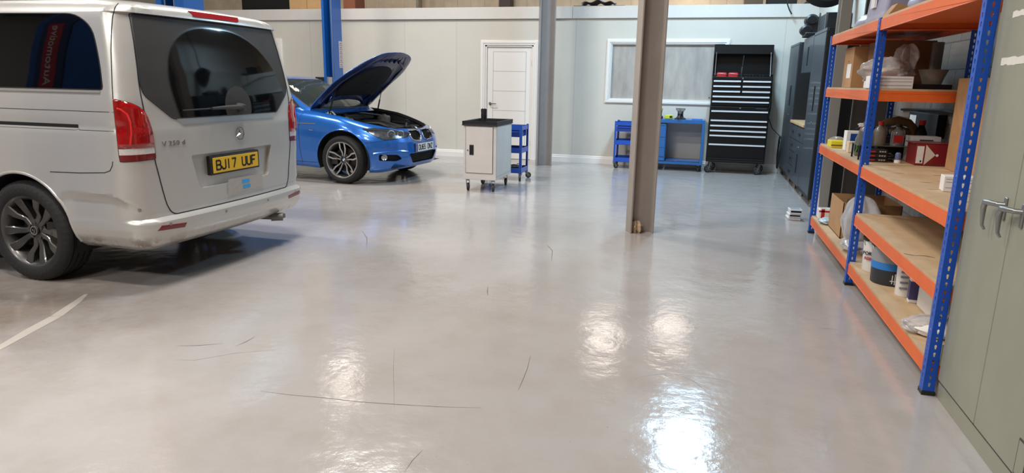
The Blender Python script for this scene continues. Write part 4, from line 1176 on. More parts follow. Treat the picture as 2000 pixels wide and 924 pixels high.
for uc in (-.79, -3.60):
    for s in (1, -1):
        wh, T, zf = make_wheel('wheel', car, (uc, s*.785, .325), .325, .225, .245, 'double', s)
        roundel(T @ Matrix.Translation((0, 0, zf-.026)), .034, wh, 'hub_badge')
# ---------------------------------------------------------------- steel columns
def ibeam(x0, x1, y0, y1, h, tf, tw, axis, **k):
    mb = MB()
    if axis == 'x':   # flanges are the planes at x0 and x1, web between
        ym = (y0+y1)/2
        mb.prism([(x0, y0), (x0+tf, y0), (x0+tf, ym-tw/2), (x1-tf, ym-tw/2), (x1-tf, y0), (x1, y0), (x1, y1), (x1-tf, y1), (x1-tf, ym+tw/2), (x0+tf, ym+tw/2), (x0+tf, y1), (x0, y1)], 2, 0, h)
    return mb
co = thing('steel_column', 'beige painted steel column standing alone in the middle of the floor', 'column', (-.499, 6.57, 0), R(22))
# rolled section turned so that the web faces the camera between two flanges
ibeam(-.117, .117, -.083, .083, 5.75, .016, .011, 'x').build('column_shaft', m_beige, co, smooth=0, bev=.003)
wr = MB()
rr = random.Random(3)
def crumple(mb, c, r, n=9, seed=1, flat=.7, sharp=.5):
    q_ = random.Random(seed); ph = [(q_.uniform(2, 6), q_.uniform(0, 6), q_.uniform(2, 7), q_.uniform(0, 6)) for _ in range(6)]
    def f(a, b):
        th = PI*a; fi = 2*PI*b
        k = 1+sharp*sum(abs(math.sin(p[0]*th+p[1]))*math.sin(round(p[2])*fi+p[3]) for p in ph)/6*math.sin(th)
        return (c[0]+r[0]*k*math.sin(th)*math.cos(fi), c[1]+r[1]*k*math.sin(th)*math.sin(fi), c[2]+max(-r[2]*flat, r[2]*k*math.cos(th)))
    return mb.grid(f, n*2, n*3)
tag(crumple(MB(), (-.525, 6.515, .05), (.045, .04, .065), 10, 5, .75, 1.6).build('tape_ball', mat('masking_paper', (176, 152, 126), .8), smooth=30), 'crumpled brown paper ball wedged at the foot of the beige column', 'rubbish')
c2 = thing('steel_column', 'grey steel column against the wall just right of the white door', 'column', (-2.575, 11.42, 0), R(20))
ibeam(-.13, .13, -.10, .10, 5.75, .016, .011, 'x').build('column_shaft', mat('steel_paint_grey', (142, 138, 136), .42, coat=.2, var=.05, vs=5), c2, smooth=0, bev=.003)
c3 = thing('steel_column', 'beige steel column behind the racking near the dark cabinets', 'column', (1.40, 8.30, 0))
mb = MB().prism([(-.055, -.10), (.055, -.10), (.055, -.085), (.006, -.085), (.006, .085), (.055, .085), (.055, .10), (-.055, .10), (-.055, .085), (-.006, .085), (-.006, -.085), (-.055, -.085)], 2, 0, 5.75)
mb.build('column_shaft', mat('steel_paint_pale', (150, 146, 138), .5), c3, smooth=0, bev=.003)
c4 = thing('steel_column', 'dark brown steel column end seen above the white partition', 'column', (-4.12, 14.3, 2.6))
MB().box(-.12, .12, -.12, .12, 0, 3.15).build('column_shaft', mat('dark_brown_steel', (84, 72, 66), .6), c4, smooth=0, bev=.003)

# ---------------------------------------------------------------- two-post lifts
# far post: channel open towards us, its long side face turned to the camera
t = thing('vehicle_lift_post', 'blue vehicle lift post behind the blue car with a sticker panel', 'vehicle lift', (-6.13, 10.67, 0))
MB().prism([(-.10, -.15), (-.055, -.15), (-.055, -.135), (-.085, -.135), (-.085, .135), (.085, .135), (.085, -.135), (.055, -.135), (.055, -.15), (.10, -.15), (.10, .15), (-.10, .15)], 2, 0, 3.7).build('post', m_lift, t, smooth=0, bev=.004)
MB().box(-.25, .25, -.25, .25, 0, .02).build('base_plate', m_lift, t, smooth=0)
MB().box(-.08, .08, -.10, .12, .9, 1.42).build('carriage', mat('zinc_grey', (150, 150, 146), .5), t, smooth=0, bev=.005)
MB().cyl((.088, -.158, .1), (.088, -.158, 3.6), .007, n=8).build('release_cable', m_steel, t)
MB().box(-.30, -.11, -.10, .10, 1.28, 1.42).build('lift_arm_bracket', m_black, t, smooth=0, bev=.005)
pn = MB().box(.10, .102, .03, .148, 1.58, 2.02).build('instruction_sticker', mat('sticker_grey', (186, 180, 182), .5), t, smooth=0)
for i in range(6):
    MB().box(.102, .1035, .036, .142, 1.60+i*.07, 1.607+i*.07).build('sticker_stripe', mat('sticker_red', (168, 60, 66), .5), pn, smooth=0)
    MB().box(.102, .1035, .06, .12, 1.625+i*.07, 1.642+i*.07).build('sticker_print', mat('sticker_print', (130, 122, 130), .5), pn, smooth=0)
# post beyond the van roof
t = thing('vehicle_lift_post', 'blue vehicle lift post rising behind the silver van roof', 'vehicle lift', (-5.185, 6.05, 0))
MB().prism([(-.165, -.15), (-.10, -.15), (-.10, -.13), (-.145, -.13), (-.145, .13), (.145, .13), (.145, -.13), (.06, -.13), (.06, -.15), (.165, -.15), (.165, .15), (-.165, .15)], 2, 0, 3.9).build('post', m_lift, t, smooth=0, bev=.004)
MB().box(-.3, .3, -.25, .25, 0, .02).build('base_plate', m_lift, t, smooth=0)
for x in (-.06, .05): MB().cyl((x, -.14, .1), (x, -.14, 3.8), .008, n=8).build('lifting_cable', m_steel, t)
# its twin on our side of the van, out of frame but mirrored in the side glass
t = thing('vehicle_lift_post', 'blue vehicle lift post with a red sign, mirrored in the van side window', 'vehicle lift', (-5.05, 2.55, 0), PI)
MB().prism([(-.22, -.14), (-.15, -.14), (-.15, -.12), (-.20, -.12), (-.20, .12), (.20, .12), (.20, -.12), (.15, -.12), (.15, -.14), (.22, -.14), (.22, .14), (-.22, .14)], 2, 0, 3.9).build('post', m_lift, t, smooth=0, bev=.004)
MB().box(-.14, .14, -.15, -.12, .3, 2.6).build('post_cover', mat('lift_navy', (20, 44, 92), .4), t, smooth=0)
sg = MB().box(-.075, .075, -.156, -.15, 1.55, 2.15).build('red_sign', mat('sign_red', (176, 34, 40), .4), t, smooth=0)
text('sign_letters', 'Automotive', .105, mat('sign_white', (235, 232, 226), .4), sg, frame((0, -.157, 1.85), (0, 0, 1), (-1, 0, 0)))
sy = MB().box(-.075, .0, -.156, -.15, 1.28, 1.40).build('warning_sticker', mat('warn_yellow', (220, 170, 40), .5), t, smooth=0)

# ---------------------------------------------------------------- castors
def castor(par, x, y, z_top, r, face=0, colr=None, spoke=False, name='castor'):
    c = MB().box(-.028, .028, -.03, .03, -.004, 0).cyl((0, 0, -.004), (0, 0, -.02), .018, n=14)
    for s in (-1, 1): c.prism([(-.022, -.015), (.022, -.015), (.035+.01, -(z_top-r)-.006), (.02, -(z_top-r)-.006)], 1, s*.020-.0015, s*.020+.0015)
    o = c.build(name, m_steel, par, smooth=30); o.location = (x, y, z_top); o.rotation_euler = (0, 0, face)
    Mx = Matrix.Translation((.032, 0, -(z_top-r))) @ Matrix.Rotation(PI/2, 4, 'X')
    w_ = MB().lathe([(r*.60, -.014), (r*.92, -.014), (r, -.010), (r, .010), (r*.92, .014), (r*.60, .014)], Mx, 28, close=True).build('castor_wheel', colr or mat('castor_rubber', (52, 48, 46), .6), o, smooth=30)
    h = MB().lathe([(0, -.010), (r*.61, -.010), (r*.61, .010), (0, .010)], Mx, 24)
    if spoke:
        for i in range(5):
            a = 2*PI*i/5; h.box(r*.15, r*.60, -.006, .006, -.015, -.009, Mx @ Matrix.Rotation(a, 4, 'Z')); h.box(r*.15, r*.60, -.006, .006, .009, .015, Mx @ Matrix.Rotation(a, 4, 'Z'))
    h.build('castor_hub', mat('castor_hub_dark', (40, 40, 42), .5) if spoke else mat('castor_hub', (135, 132, 128), .4, .5), o)
    if spoke:
        for s in (-1, 1):
            hs = MB()
            for i in range(5): hs.box(r*.1, r*.62, -.0075, .0075, s*.0155-.001, s*.0155+.001, Mx @ Matrix.Rotation(2*PI*i/5, 4, 'Z'))
            hs.lathe([(r*.60, s*.0145), (r*.70, s*.0145), (r*.70, s*.017), (r*.60, s*.017)], Mx, 24, close=True)
            hs.build('wheel_spokes', m_steel, o)
    return o

# ---------------------------------------------------------------- pale roller cabinet
m_cab = mat('trolley_enamel', (206, 200, 195), .42, coat=.2, var=.04, vs=5)
t = thing('roller_cabinet', 'pale grey roller cabinet with a black tray top and black door handle', 'tool trolley', (-2.93, 8.28, 0), .01)
W_, D_ = .44, .76
MB().box(0, W_, .006, D_, .155, .85).build('body', m_cab, t, smooth=0, bev=.006)
dr = MB().box(.035, W_-.045, -.006, .008, .245, .835).build('door', m_cab, t, smooth=0, bev=.003)
g = MB(); 
for a in ((.030, .034, .245, .838), (W_-.045, W_-.041, .245, .838), (.03, W_-.041, .241, .245)): g.box(a[0], a[1], .0, .0085, a[2], a[3])
g.build('door_gap', m_seam, dr, smooth=0)
hd = MB().box(.085, .142, -.012, -.004, .475, .605).build('door_handle', m_black, dr, smooth=0, bev=.003)
MB().box(.096, .131, -.0125, -.0118, .49, .59).build('handle_recess', m_dark, hd, smooth=0)
MB().cyl((.062, -.004, .535), (.062, -.014, .535), .009, n=16).build('lock', m_steel, dr)
sg_ = MB()
for y_ in (.02, D_-.02): sg_.box(W_, W_+.0015, y_-.002, y_+.002, .2, .85)
sg_.box(W_, W_+.0015, .02, D_-.02, .198, .202)
sg_.build('side_panel_edge', mat('enamel_shadow', (160, 156, 152), .5), t, smooth=0)
tp = MB().box(-.012, W_+.012, -.014, D_+.014, .848, .862)
for a in ((-.012, W_+.012, -.014, .01), (-.012, W_+.012, D_-.01, D_+.014), (-.012, .012, -.014, D_+.014), (W_-.012, W_+.012, -.014, D_+.014)): tp.box(a[0], a[1], a[2], a[3], .85, .905)
tp.box(.012, W_-.012, .30, .32, .86, .885)
tag(tp.build('tray_top', m_black, t, smooth=0, bev=.005), 'black plastic tray top')
for x, y, f in ((.045, .05, PI/2+.15), (W_-.05, .05, PI/2+.2), (.05, D_-.10, PI/2-.1), (W_-.05, D_-.10, PI/2+.15)):
    castor(t, x, y, .155, .05, f)
t = thing('canister', 'black canister standing in the tray top of the pale roller cabinet', 'canister', (-2.765, 8.62, .862))
MB().lathe([(.036, 0), (.038, .004), (.038, .15), (.040, .152), (.040, .185), (.034, .188), (.034, .175), (0, .172)], n=32).build('canister_body', mat('canister_black', (38, 38, 40), .35, coat=.3), t)
MB().lathe([(.0385, .10), (.039, .10), (.039, .11), (.0385, .11)], n=32, close=True).build('canister_band', m_black, t)
MB().box(-.02, -.012, -.008, .008, .17, .195).box(.012, .02, -.008, .008, .17, .195).build('carry_lug', m_black, t, smooth=0)

# ---------------------------------------------------------------- blue tray trolleys
def tray_cart(label, x, y, W_, D_, rz=0, drawer=True, h=.80):
    t = thing('tray_trolley', label, 'tool trolley', (x, y, 0), rz, None)
    for px_, py in ((0, 0), (W_, 0), (0, D_), (W_, D_)):
        sx = .035 if px_ == 0 else -.035; sy = .035 if py == 0 else -.035
        mb = MB().box(min(px_, px_+sx), max(px_, px_+sx), min(py, py+(.003 if sy > 0 else -.003)), max(py, py+(.003 if sy > 0 else -.003)), .10, h)
        mb.box(min(px_, px_+(.003 if sx > 0 else -.003)), max(px_, px_+(.003 if sx > 0 else -.003)), min(py, py+sy), max(py, py+sy), .10, h)
        p = mb.build('post', m_blue, t, smooth=0)
        for z_ in (.12, .165, .41, .455, .70, .75): MB().cyl((px_+sx*.5, py-(.004 if sy > 0 else -.004)*1, z_), (px_+sx*.5, py+(.001 if sy > 0 else -.001), z_), .005, n=8).build('bolt', m_steel, p)
    for z_, hh in ((h-.075, .07), (.40, .075), (.11, .075)):
        if z_ == h-.075: hh = .06
        mb = MB().box(.003, W_-.003, .003, D_-.003, z_, z_+.003)
        for a in ((.003, W_-.003, .003, .006), (.003, W_-.003, D_-.006, D_-.003), (.003, .006, .003, D_-.003), (W_-.006, W_-.003, .003, D_-.003)): mb.box(a[0], a[1], a[2], a[3], z_, z_+hh)
        tr_ = mb.build('tray', m_blue, t, smooth=0)
        MB().box(.01, W_-.01, .01, D_-.01, z_+.003, z_+.006).build('tray_mat', m_dark, tr_, smooth=0)
    if drawer:
        d_ = MB().box(.036, W_-.036, -.004, D_-.01, h-.17, h-.085).build('drawer', mat('blue_enamel_dark', (20, 56, 140), .4), t, smooth=0, bev=.003)
        MB().box(.06, W_-.06, -.016, -.004, h-.105, h-.095).build('drawer_handle', m_blue, d_, smooth=0)
    for px_, py, f in ((.02, .02, .6), (W_-.02, .02, -1.4), (.02, D_-.02, 2), (W_-.02, D_-.02, .4)):
        castor(t, px_, py, .10, .042, f)
    return t
tray_cart('blue three-shelf trolley parked behind the pale roller cabinet', -3.05, 9.42, .60, .40, h=.80)
tray_cart('blue three-shelf trolley against the wall behind the beige column', -1.385, 11.50, .42, .42, h=.79)
rg = random.Random(5)
for i, (lb, ct, c, mm, sz) in enumerate((('red screwdriver in the top tray of the trolley behind the roller cabinet', 'screwdriver', (-2.62, 9.55, .742), m_red, .2),)):
    t = thing('screwdriver', lb, ct, c, .3)
    MB().rings([((-.10, 0, .012), .010), ((-.07, 0, .012), .014), ((0, 0, .012), .013), ((.01, 0, .012), .007)], 10).build('handle', mm, t)
    MB().cyl((.01, 0, .012), (.11, 0, .012), .0035, n=8).build('shank', m_steel, t)
for x, y, l, lab in ((-2.60, 9.60, .16, 'black power tool on the lowest tray of the trolley behind the roller cabinet'), (-2.56, 9.72, .12, 'black socket case on the lowest tray beside the power tool')):
    t = thing('tool_case', lab, 'tool', (x, y, .122))
    MB().box(-l/2, l/2, -.05, .05, 0, .07).build('case', m_black, t, bev=.012)
    MB().tube([(-.03, 0, .07), (-.03, 0, .09), (.03, 0, .09), (.03, 0, .07)], .006).build('case_handle', m_black, t)

# ---------------------------------------------------------------- blue workbench with vice
t = thing('workbench', 'blue metal workbench with a drawer stack under the window', 'workbench', (-.96, 11.52, 0))
BW, BD, BH = 1.03, .50, .845
mb_ = mat('bench_blue', (36, 96, 158), .35, coat=.3, var=.04)
MB().box(0, BW, 0, BD, BH-.06, BH).build('worktop', mb_, t, smooth=0, bev=.004)
fr = MB()
for x in (0, BW-.045):
    for y in (0, BD-.04): fr.box(x, x+.045, y, y+.04, .115, BH-.06)
fr.box(0, BW, 0, .03, .115, .155).box(0, BW, BD-.03, BD, .115, .155).box(0, .04, 0, BD, .115, .155).box(BW-.04, BW, 0, BD, .115, .155)
fr.build('frame', mb_, t, smooth=0, bev=.003)
ds = MB().box(.05, .42, .01, BD-.02, .155, BH-.06).build('drawer_cabinet', mb_, t, smooth=0, bev=.003)
for z0, z1 in ((.74, .765), (.55, .735), (.38, .545), (.23, .375), (.165, .215)):
    dd_ = MB().box(.06, .41, -.004, .02, z0, z1).build('drawer', mb_, ds, smooth=0, bev=.003)
MB().box(.05, .42, -.002, .012, .766, .785).build('drawer_slot', m_dark, ds, smooth=0)
MB().box(.44, BW-.04, .05, BD-.03, .16, .168).build('lower_shelf', mb_, t, smooth=0)
for x, y in ((.05, .05), (BW-.06, .05), (.05, BD-.05), (BW-.06, BD-.05)): castor(t, x, y, .115, .045, 1.2)
t = thing('bench_vice', 'grey bench vice bolted to the blue workbench', 'vice', (-.335, 11.66, .8455))
m_v = mat('cast_grey', (70, 70, 72), .45, .5)
MB().lathe([(.09, 0), (.095, .012), (.06, .03), (.045, .06), (.05, .075), (0, .075)], n=28).build('swivel_base', m_v, t)
MB().box(-.045, .045, -.06, .10, .075, .145).box(-.035, .035, -.16, -.06, .085, .135).build('body', m_v, t, bev=.012)
MB().box(-.075, .075, -.03, -.005, .15, .185).box(-.075, .075, -.06, -.035, .15, .185).box(-.06, .06, -.07, .07, .13, .155).build('jaws', m_steel, t, smooth=0, bev=.004)
MB().cyl((0, -.22, .11), (0, -.10, .11), .014).build('screw', m_steel, t)
MB().cyl((-.004, -.215, .18), (.004, -.215, -.03), .005, n=8).build('tommy_bar', m_steel, t)
t = thing('tape_measure', 'bright yellow-green tape case on the workbench left of the vice', 'tape measure', (-.525, 11.60, .845), .1)
m_lime = mat('lime_plastic', (190, 200, 50), .45)
MB().box(-.055, .075, -.03, .03, 0, .07).build('case', m_lime, t, bev=.012)
MB().box(.02, .06, -.033, -.028, .02, .055).build('label', m_black, t, smooth=0)
t = thing('cordless_drill', 'green and black cordless drill at the left end of the workbench top', 'drill', (-.655, 11.66, .845))
MB().box(-.04, .04, -.05, .05, 0, .045).build('battery', m_black, t, bev=.008)
MB().rings([((0, 0, .04), .022), ((0, .005, .10), .02), ((0, .01, .135), .026)], 12).build('grip', m_black, t)
MB().rings([((0, .09, .155), .030), ((0, -.03, .155), .032), ((0, -.07, .155), .024), ((0, -.09, .155), .018), ((0, -.12, .155), .014)], 16).build('motor_body', m_lime, t)
t = tag(MB().box(-.15, .02, 11.60, 11.78, .846, .854).build('cloth', mat('blue_cloth', (40, 110, 205), .7), bev=.003), 'flat blue cloth on the workbench right of the vice', 'cloth')

# ---------------------------------------------------------------- black tool chest
m_tc = mat('chest_black', (6, 6, 7), .42, spec=.35)
m_pull = mat('drawer_pull', (225, 229, 233), .3, .35)
t = thing('tool_chest', 'tall black tool chest with silver drawer pulls and raised lid beside the window', 'tool chest', (.125, 11.50, 0))
CW, CD = .905, .50
MB().box(0, CW, .01, CD, .185, 1.075).build('roller_base', m_tc, t, smooth=0, bev=.006)
MB().box(.004, CW-.004, .02, CD-.01, 1.078, 1.50).box(0, .012, .015, CD-.01, 1.49, 1.585).box(CW-.012, CW, .015, CD-.01, 1.49, 1.585).box(0, CW, CD-.02, CD-.01, 1.49, 1.585).box(0, CW, .015, .025, 1.49, 1.54).build('top_chest', m_tc, t, smooth=0, bev=.004)
def tdrawer(x0, x1, z0, z1):
    d_ = MB().box(x0, x1, 0, .03, z0, z1).build('drawer', m_tc, t, smooth=0, bev=.003)
    MB().prism([(-.012, z1-.004), (-.014, z1-.027), (.002, z1-.029), (.002, z1-.004)], 0, x0+.004, x1-.004).build('drawer_pull', m_pull, d_, smooth=0)
L_, R_ = .02, CW-.02; Mi = .452
for z0, z1 in ((1.41, 1.485), (1.33, 1.405), (1.25, 1.325)):
    tdrawer(L_, Mi-.012, z0, z1); tdrawer(Mi+.012, R_, z0, z1)
for z0, z1 in ((1.17, 1.245), (1.09, 1.165)): tdrawer(L_, R_, z0, z1)
for z0, z1 in ((.875, 1.015), (.79, .868), (.71, .785), (.632, .705), (.49, .627), (.27, .485)): tdrawer(L_, R_, z0, z1)
MB().cyl((.46, -.004, 1.055), (.46, .012, 1.055), .013, n=16).cyl((.46, -.004, 1.515), (.46, .016, 1.515), .013, n=16).build('lock', m_steel, t)
MB().box(.70, .86, .004, .012, 1.045, 1.062).build('maker_badge', mat('badge_dark_grey', (70, 72, 76), .35, .5), t, smooth=0)
MB().box(.02, CW-.02, .002, .012, .205, .212).box(.02, CW-.02, .002, .012, .24, .246).build('kick_rib', mat('chest_rib', (44, 46, 50), .35), t, smooth=0)
ld = MB().box(0, CW, CD-.015, CD, 1.585, 2.045).box(0, .012, CD-.18, CD, 1.60, 2.045).box(CW-.012, CW, CD-.18, CD, 1.60, 2.045).box(0, CW, CD-.18, CD, 2.03, 2.045).box(0, CW, CD-.18, CD-.168, 1.90, 2.045).build('lid', m_tc, t, smooth=0, bev=.004)
for x in (.035, CW-.035): MB().cyl((x, .10, 1.55), (x, CD-.16, 1.95), .006, n=8).build('gas_strut', m_steel, t)
MB().tube([(0-.012, .12, 1.2), (-.03, .12, 1.2), (-.03, .42, 1.2), (-.012, .42, 1.2)], .008).build('side_handle', m_black, t)
for x, y, f in ((.07, .07, PI+.5), (CW-.07, .07, PI+.35), (.07, CD-.07, .3), (CW-.07, CD-.07, .3)): castor(t, x, y, .185, .064, f, m_black, True)
for x0, lab in ((.185, 'red ratchet set lying in the open top of the tool chest at its left'), (.36, 'red pliers set lying in the open top of the tool chest beside the screwdriver')):
    k = thing('tool_set', lab, 'tool', (x0, 11.55, 1.515))
    MB().box(0, .155, 0, .06, .0, .09).build('moulded_case', m_red, k, bev=.02)
    MB().rings([((.01, .004, .065), .008), ((.14, .004, .06), .012)], 8).build('tool_handle', mat('deep_red', (120, 16, 20), .4), k)
k = thing('screwdriver', 'long screwdriver standing upright in the tool chest lid space', 'screwdriver', (.565, 11.60, 1.50), 0)
MB().rings([((0, 0, 0), .018), ((0, 0, .05), .022), ((0, 0, .17), .018), ((0, 0, .19), .011)], 12).build('handle', m_black, k)
MB().rings([((0, 0, .19), .006), ((.012, 0, .37), .005)], 8).build('shank', mat('dark_steel', (90, 92, 96), .3, .8), k)
for i in range(6):
    k = thing('socket', 'dark socket standing in the tool chest top tray right of the screwdriver', 'socket', (.64+i*.05, 11.56+.03*(i % 2), 1.50), 0, 'sockets in the tool chest tray')
    MB().lathe([(.014, 0), (.016, .002), (.016, .05+.01*(i % 3)), (.011, .055+.01*(i % 3)), (.0, .045)], n=14).build('socket_body', mat('socket_dark', (60, 60, 62), .3, .8), k)
tag(MB().tube([(1.045, 11.80, 1.50), (1.052, 11.78, 1.35), (1.06, 11.74, 1.1), (1.05, 11.8, .9), (1.12, 11.78, .74), (1.22, 11.66, .64), (1.27, 11.62, .60)], .007).build('power_cable', m_black), 'black cable drooping from the tool chest to the dark cabinets', 'cable')

# ---------------------------------------------------------------- charcoal garage cabinets
m_gc = mat('charcoal_enamel', (52, 60, 67), .42, coat=.15, var=.06, vs=4)
m_gd = mat('charcoal_dark', (19, 21, 24), .5)
XC, XW = 1.30, 1.655
def tall_cab(y0, y1, h, label):
    t = thing('tall_cabinet', label, 'cabinet', (0, 0, 0)); 
    t.location = (XC, y0, 0)
    D = XW-XC; W_ = y1-y0
    MB().box(.012, D, 0, W_, .09, h).build('carcass', m_gd, t, smooth=0, bev=.004)
    MB().box(0.0, .03, -.002, W_+.002, h-.035, h).build('top_rail', m_gc, t, smooth=0, bev=.003)
    dr = MB().box(-.002, .014, .008, W_-.008, .13, h-.04).build('door', m_gc, t, smooth=0, bev=.004)
    ym = W_*.42
    MB().box(-.012, -.001, ym-.02, ym+.02, 1.12, 1.42).build('door_handle', m_dark, dr, smooth=0, bev=.004)
    MB().cyl((-.008, ym, .98), (.0, ym, .98), .012, n=16).build('lock', m_steel, dr)
    for y_ in (.05, W_-.05):
        for x_ in (.05, D-.05): MB().lathe([(.02, 0), (.02, .02), (.012, .03), (.012, .09)], Matrix.Translation((x_, y_, 0)), 14).build('foot', m_steel, t)
    MB().box(.006, .02, .01, W_-.01, .085, .13).build('plinth', m_gd, t, smooth=0)
    return t
tall_cab(10.98, 12.04, 2.04, 'tall charcoal steel cabinet in the far corner beside the tool chest')
tall_cab(8.66, 9.56, 2.07, 'tall charcoal steel cabinet nearest the orange and blue racking')
t = thing('base_cabinet', 'charcoal drawer base cabinet beside the far corner cabinet', 'cabinet', (XC, 10.28, 0))
def base_body(t, W_):
    D = XW-XC
    MB().box(.012, D, 0, W_, .09, .885).build('carcass', m_gd, t, smooth=0, bev=.004)
    for y_ in (.05, W_-.05): MB().lathe([(.02, 0), (.02, .02), (.012, .03), (.012, .09)], Matrix.Translation((.05, y_, 0)), 14).build('foot', m_steel, t)
base_body(t, .69)
for z0, z1 in ((.68, .87), (.50, .67), (.30, .49), (.11, .29)):
    d_ = MB().box(-.002, .014, .008, .682, z0, z1).build('drawer', m_gc, t, smooth=0, bev=.004)
    MB().box(-.016, -.001, .26, .43, (z0+z1)/2-.012, (z0+z1)/2+.016).build('drawer_handle', m_dark, d_, smooth=0, bev=.004)
t = thing('base_cabinet', 'charcoal base cabinet with a drawer over a door, beside the nearer tall cabinet', 'cabinet', (XC, 9.575, 0))
base_body(t, .69)
d_ = MB().box(-.002, .014, .008, .682, .68, .87).build('drawer', m_gc, t, smooth=0, bev=.004)
MB().box(-.016, -.001, .26, .43, .76, .79).build('drawer_handle', m_dark, d_, smooth=0, bev=.004)
d_ = MB().box(-.002, .014, .008, .682, .11, .67).build('door', m_gc, t, smooth=0, bev=.004)
MB().box(-.012, -.001, .31, .36, .26, .52).build('door_handle', m_dark, d_, smooth=0, bev=.004)
MB().cyl((-.008, .335, .60), (0, .335, .60), .012, n=16).build('lock', m_steel, d_)
tag(MB().box(XC-.015, XW, 9.58, 10.97, .888, .925).build('wooden_worktop', mat('oak_top', (190, 158, 116), .5, var=.1, vs=5), smooth=0, bev=.004), 'wooden worktop across the two charcoal base cabinets', 'worktop')
t = thing('wall_cabinet', 'small charcoal wall cabinet hung over the wooden worktop', 'cabinet', (XC, 9.575, 1.58))
MB().box(.012, XW-XC, 0, .9, 0, .47).build('carcass', m_gd, t, smooth=0, bev=.004)
MB().box(0, .03, -.002, .902, .44, .47).build('top_rail', m_gc, t, smooth=0)
d_ = MB().box(-.002, .014, .008, .892, .01, .44).build('door', m_gc, t, smooth=0, bev=.004)
MB().box(-.012, -.001, .36, .40, .10, .34).build('door_handle', m_dark, d_, smooth=0, bev=.004)
tag(MB().box(XW-.01, XW-.002, 9.58, 10.97, .93, 1.57).build('back_panel', m_gd, smooth=0), 'dark tool panel on the wall over the wooden worktop', 'wall panel')
t = tag(MB().tube([(1.27, 11.99+.02*math.sin(i), .33+.22*math.sin(2*PI*i/40)) if False else (1.285+.0*i, 12.0, .33) for i in range(0)] or [(1.262, 11.86+.14*math.cos(2*PI*i/40), .35+.26*math.sin(2*PI*i/40)) for i in range(40)], .012, 8, True).build('coiled_hose', m_black), 'black hose loop leaning on the far corner cabinet', 'hose')
# things on top of the wall cabinet: black cases with chromed fittings
t = thing('equipment_case', 'dark flight case standing on top of the charcoal cabinets', 'case', (1.30, 9.30, 2.075))
MB().box(.08, .355, 0, .60, 0, .22).build('case_body', mat('case_dark', (34, 40, 48), .5), t, bev=.01)
MB().box(.07, .09, .02, .05, .0, .22).box(.07, .09, .55, .58, .0, .22).build('case_edge', m_steel, t, smooth=0)
t = thing('compressor', 'black machine with rounded covers and chrome fittings on top of the wall cabinet', 'machine', (1.32, 10.05, 2.055))
t.scale = (1.3, 1.3, 1.15)
MB().rings([((.0, .02, .19), .045), ((0, .04, .19), .065), ((0, .16, .19), .065), ((0, .18, .19), .045)], 24).rings([((-.04, .02, .08), .04), ((-.04, .04, .08), .06), ((-.04, .16, .08), .06), ((-.04, .18, .08), .04)], 24).box(-.05, .06, .03, .17, .03, .22).build('motor_cover', m_black, t)
MB().box(-.06, .22, -.02, .22, 0, .05).build('base', m_black, t, bev=.01)
MB().cyl((.07, .0, .02), (.07, .0, .26), .016).cyl((.12, -.02, .03), (.12, -.02, .24), .012).lathe([(0, 0), (.03, .01), (.03, .04), (0, .05)], Matrix.Translation((.10, -.03, .07)), 16).build('chrome_fitting', m_chrome, t)
# ---------------------------------------------------------------- orange and blue racking
rack = thing('shelving_rack', 'orange and blue boltless racking with chipboard shelves along the right wall', 'shelving', (0, 0, 0))
rack.location = (1.11, 3.38, 0)
RX = .60                      # depth
Y1, Y2 = 1.86, 3.70           # bay frames (local y)
H_ = 1.875
m_chip = mat('chipboard', (188, 160, 124), .75, var=.10, vs=7, bump=.15, bs=90)
def strip_holes(mb, o, ux, uz, wd, h, pitch=.038, hw=.0052, z0=.02):
    """flat strip wd x h with a key-shaped hole in every pitch; o corner, ux across, uz up"""
    o, ux, uz = Vector(o), Vector(ux), Vector(uz); n = int((h-z0)/pitch); c = wd/2
    def P(a, b): return o+ux*a+uz*b
    mb.add([P(0, 0), P(wd, 0), P(wd, z0), P(0, z0)], [(0, 1, 2, 3)])
    for i in range(n):
        b0 = z0+i*pitch; b1 = b0+pitch; m_ = (b0+b1)/2+.002
        outer = [(wd, m_), (wd, b1), (c, b1), (0, b1), (0, m_), (0, b0), (c, b0), (wd, b0)]
        inner = [(c+hw, m_+.004), (c+hw*.75, m_+.010), (c, m_+.0115), (c-hw*.75, m_+.010), (c-hw, m_+.004), (c-hw*.5, m_-.010), (c, m_-.0115), (c+hw*.5, m_-.010)]
        vs = [P(*p) for p in outer]+[P(*p) for p in inner]
        mb.add(vs, [(k, (k+1) % 8, (k+1) % 8+8, k+8) for k in range(8)])
    t_ = z0+n*pitch
    if h-t_ > 1e-4: mb.add([P(0, t_), P(wd, t_), P(wd, h), P(0, h)], [(0, 1, 2, 3)])
def post(x, y, sx, sy):
    mb = MB()
    strip_holes(mb, (x, y, .012), (sx, 0, 0), (0, 0, 1), .050, H_-.012)
    strip_holes(mb, (x, y, .012), (0, sy, 0), (0, 0, 1), .050, H_-.012)
    o = mb.build('post', m_rblue, rack, smooth=0)
    q = o.modifiers.new('s', 'SOLIDIFY'); q.thickness = .002; q.offset = 0
    a, b = x-.004*sx, y-.004*sy
    MB().box(min(a, x+.054*sx), max(a, x+.054*sx), min(b, y+.054*sy), max(b, y+.054*sy), 0, .022).build('foot', m_black, o, smooth=0, bev=.002)
    return o
for y in (0, Y1, Y2):
    post(0, y, 1, 1 if y < Y2 else -1 if False else 1); post(RX, y, -1, 1)
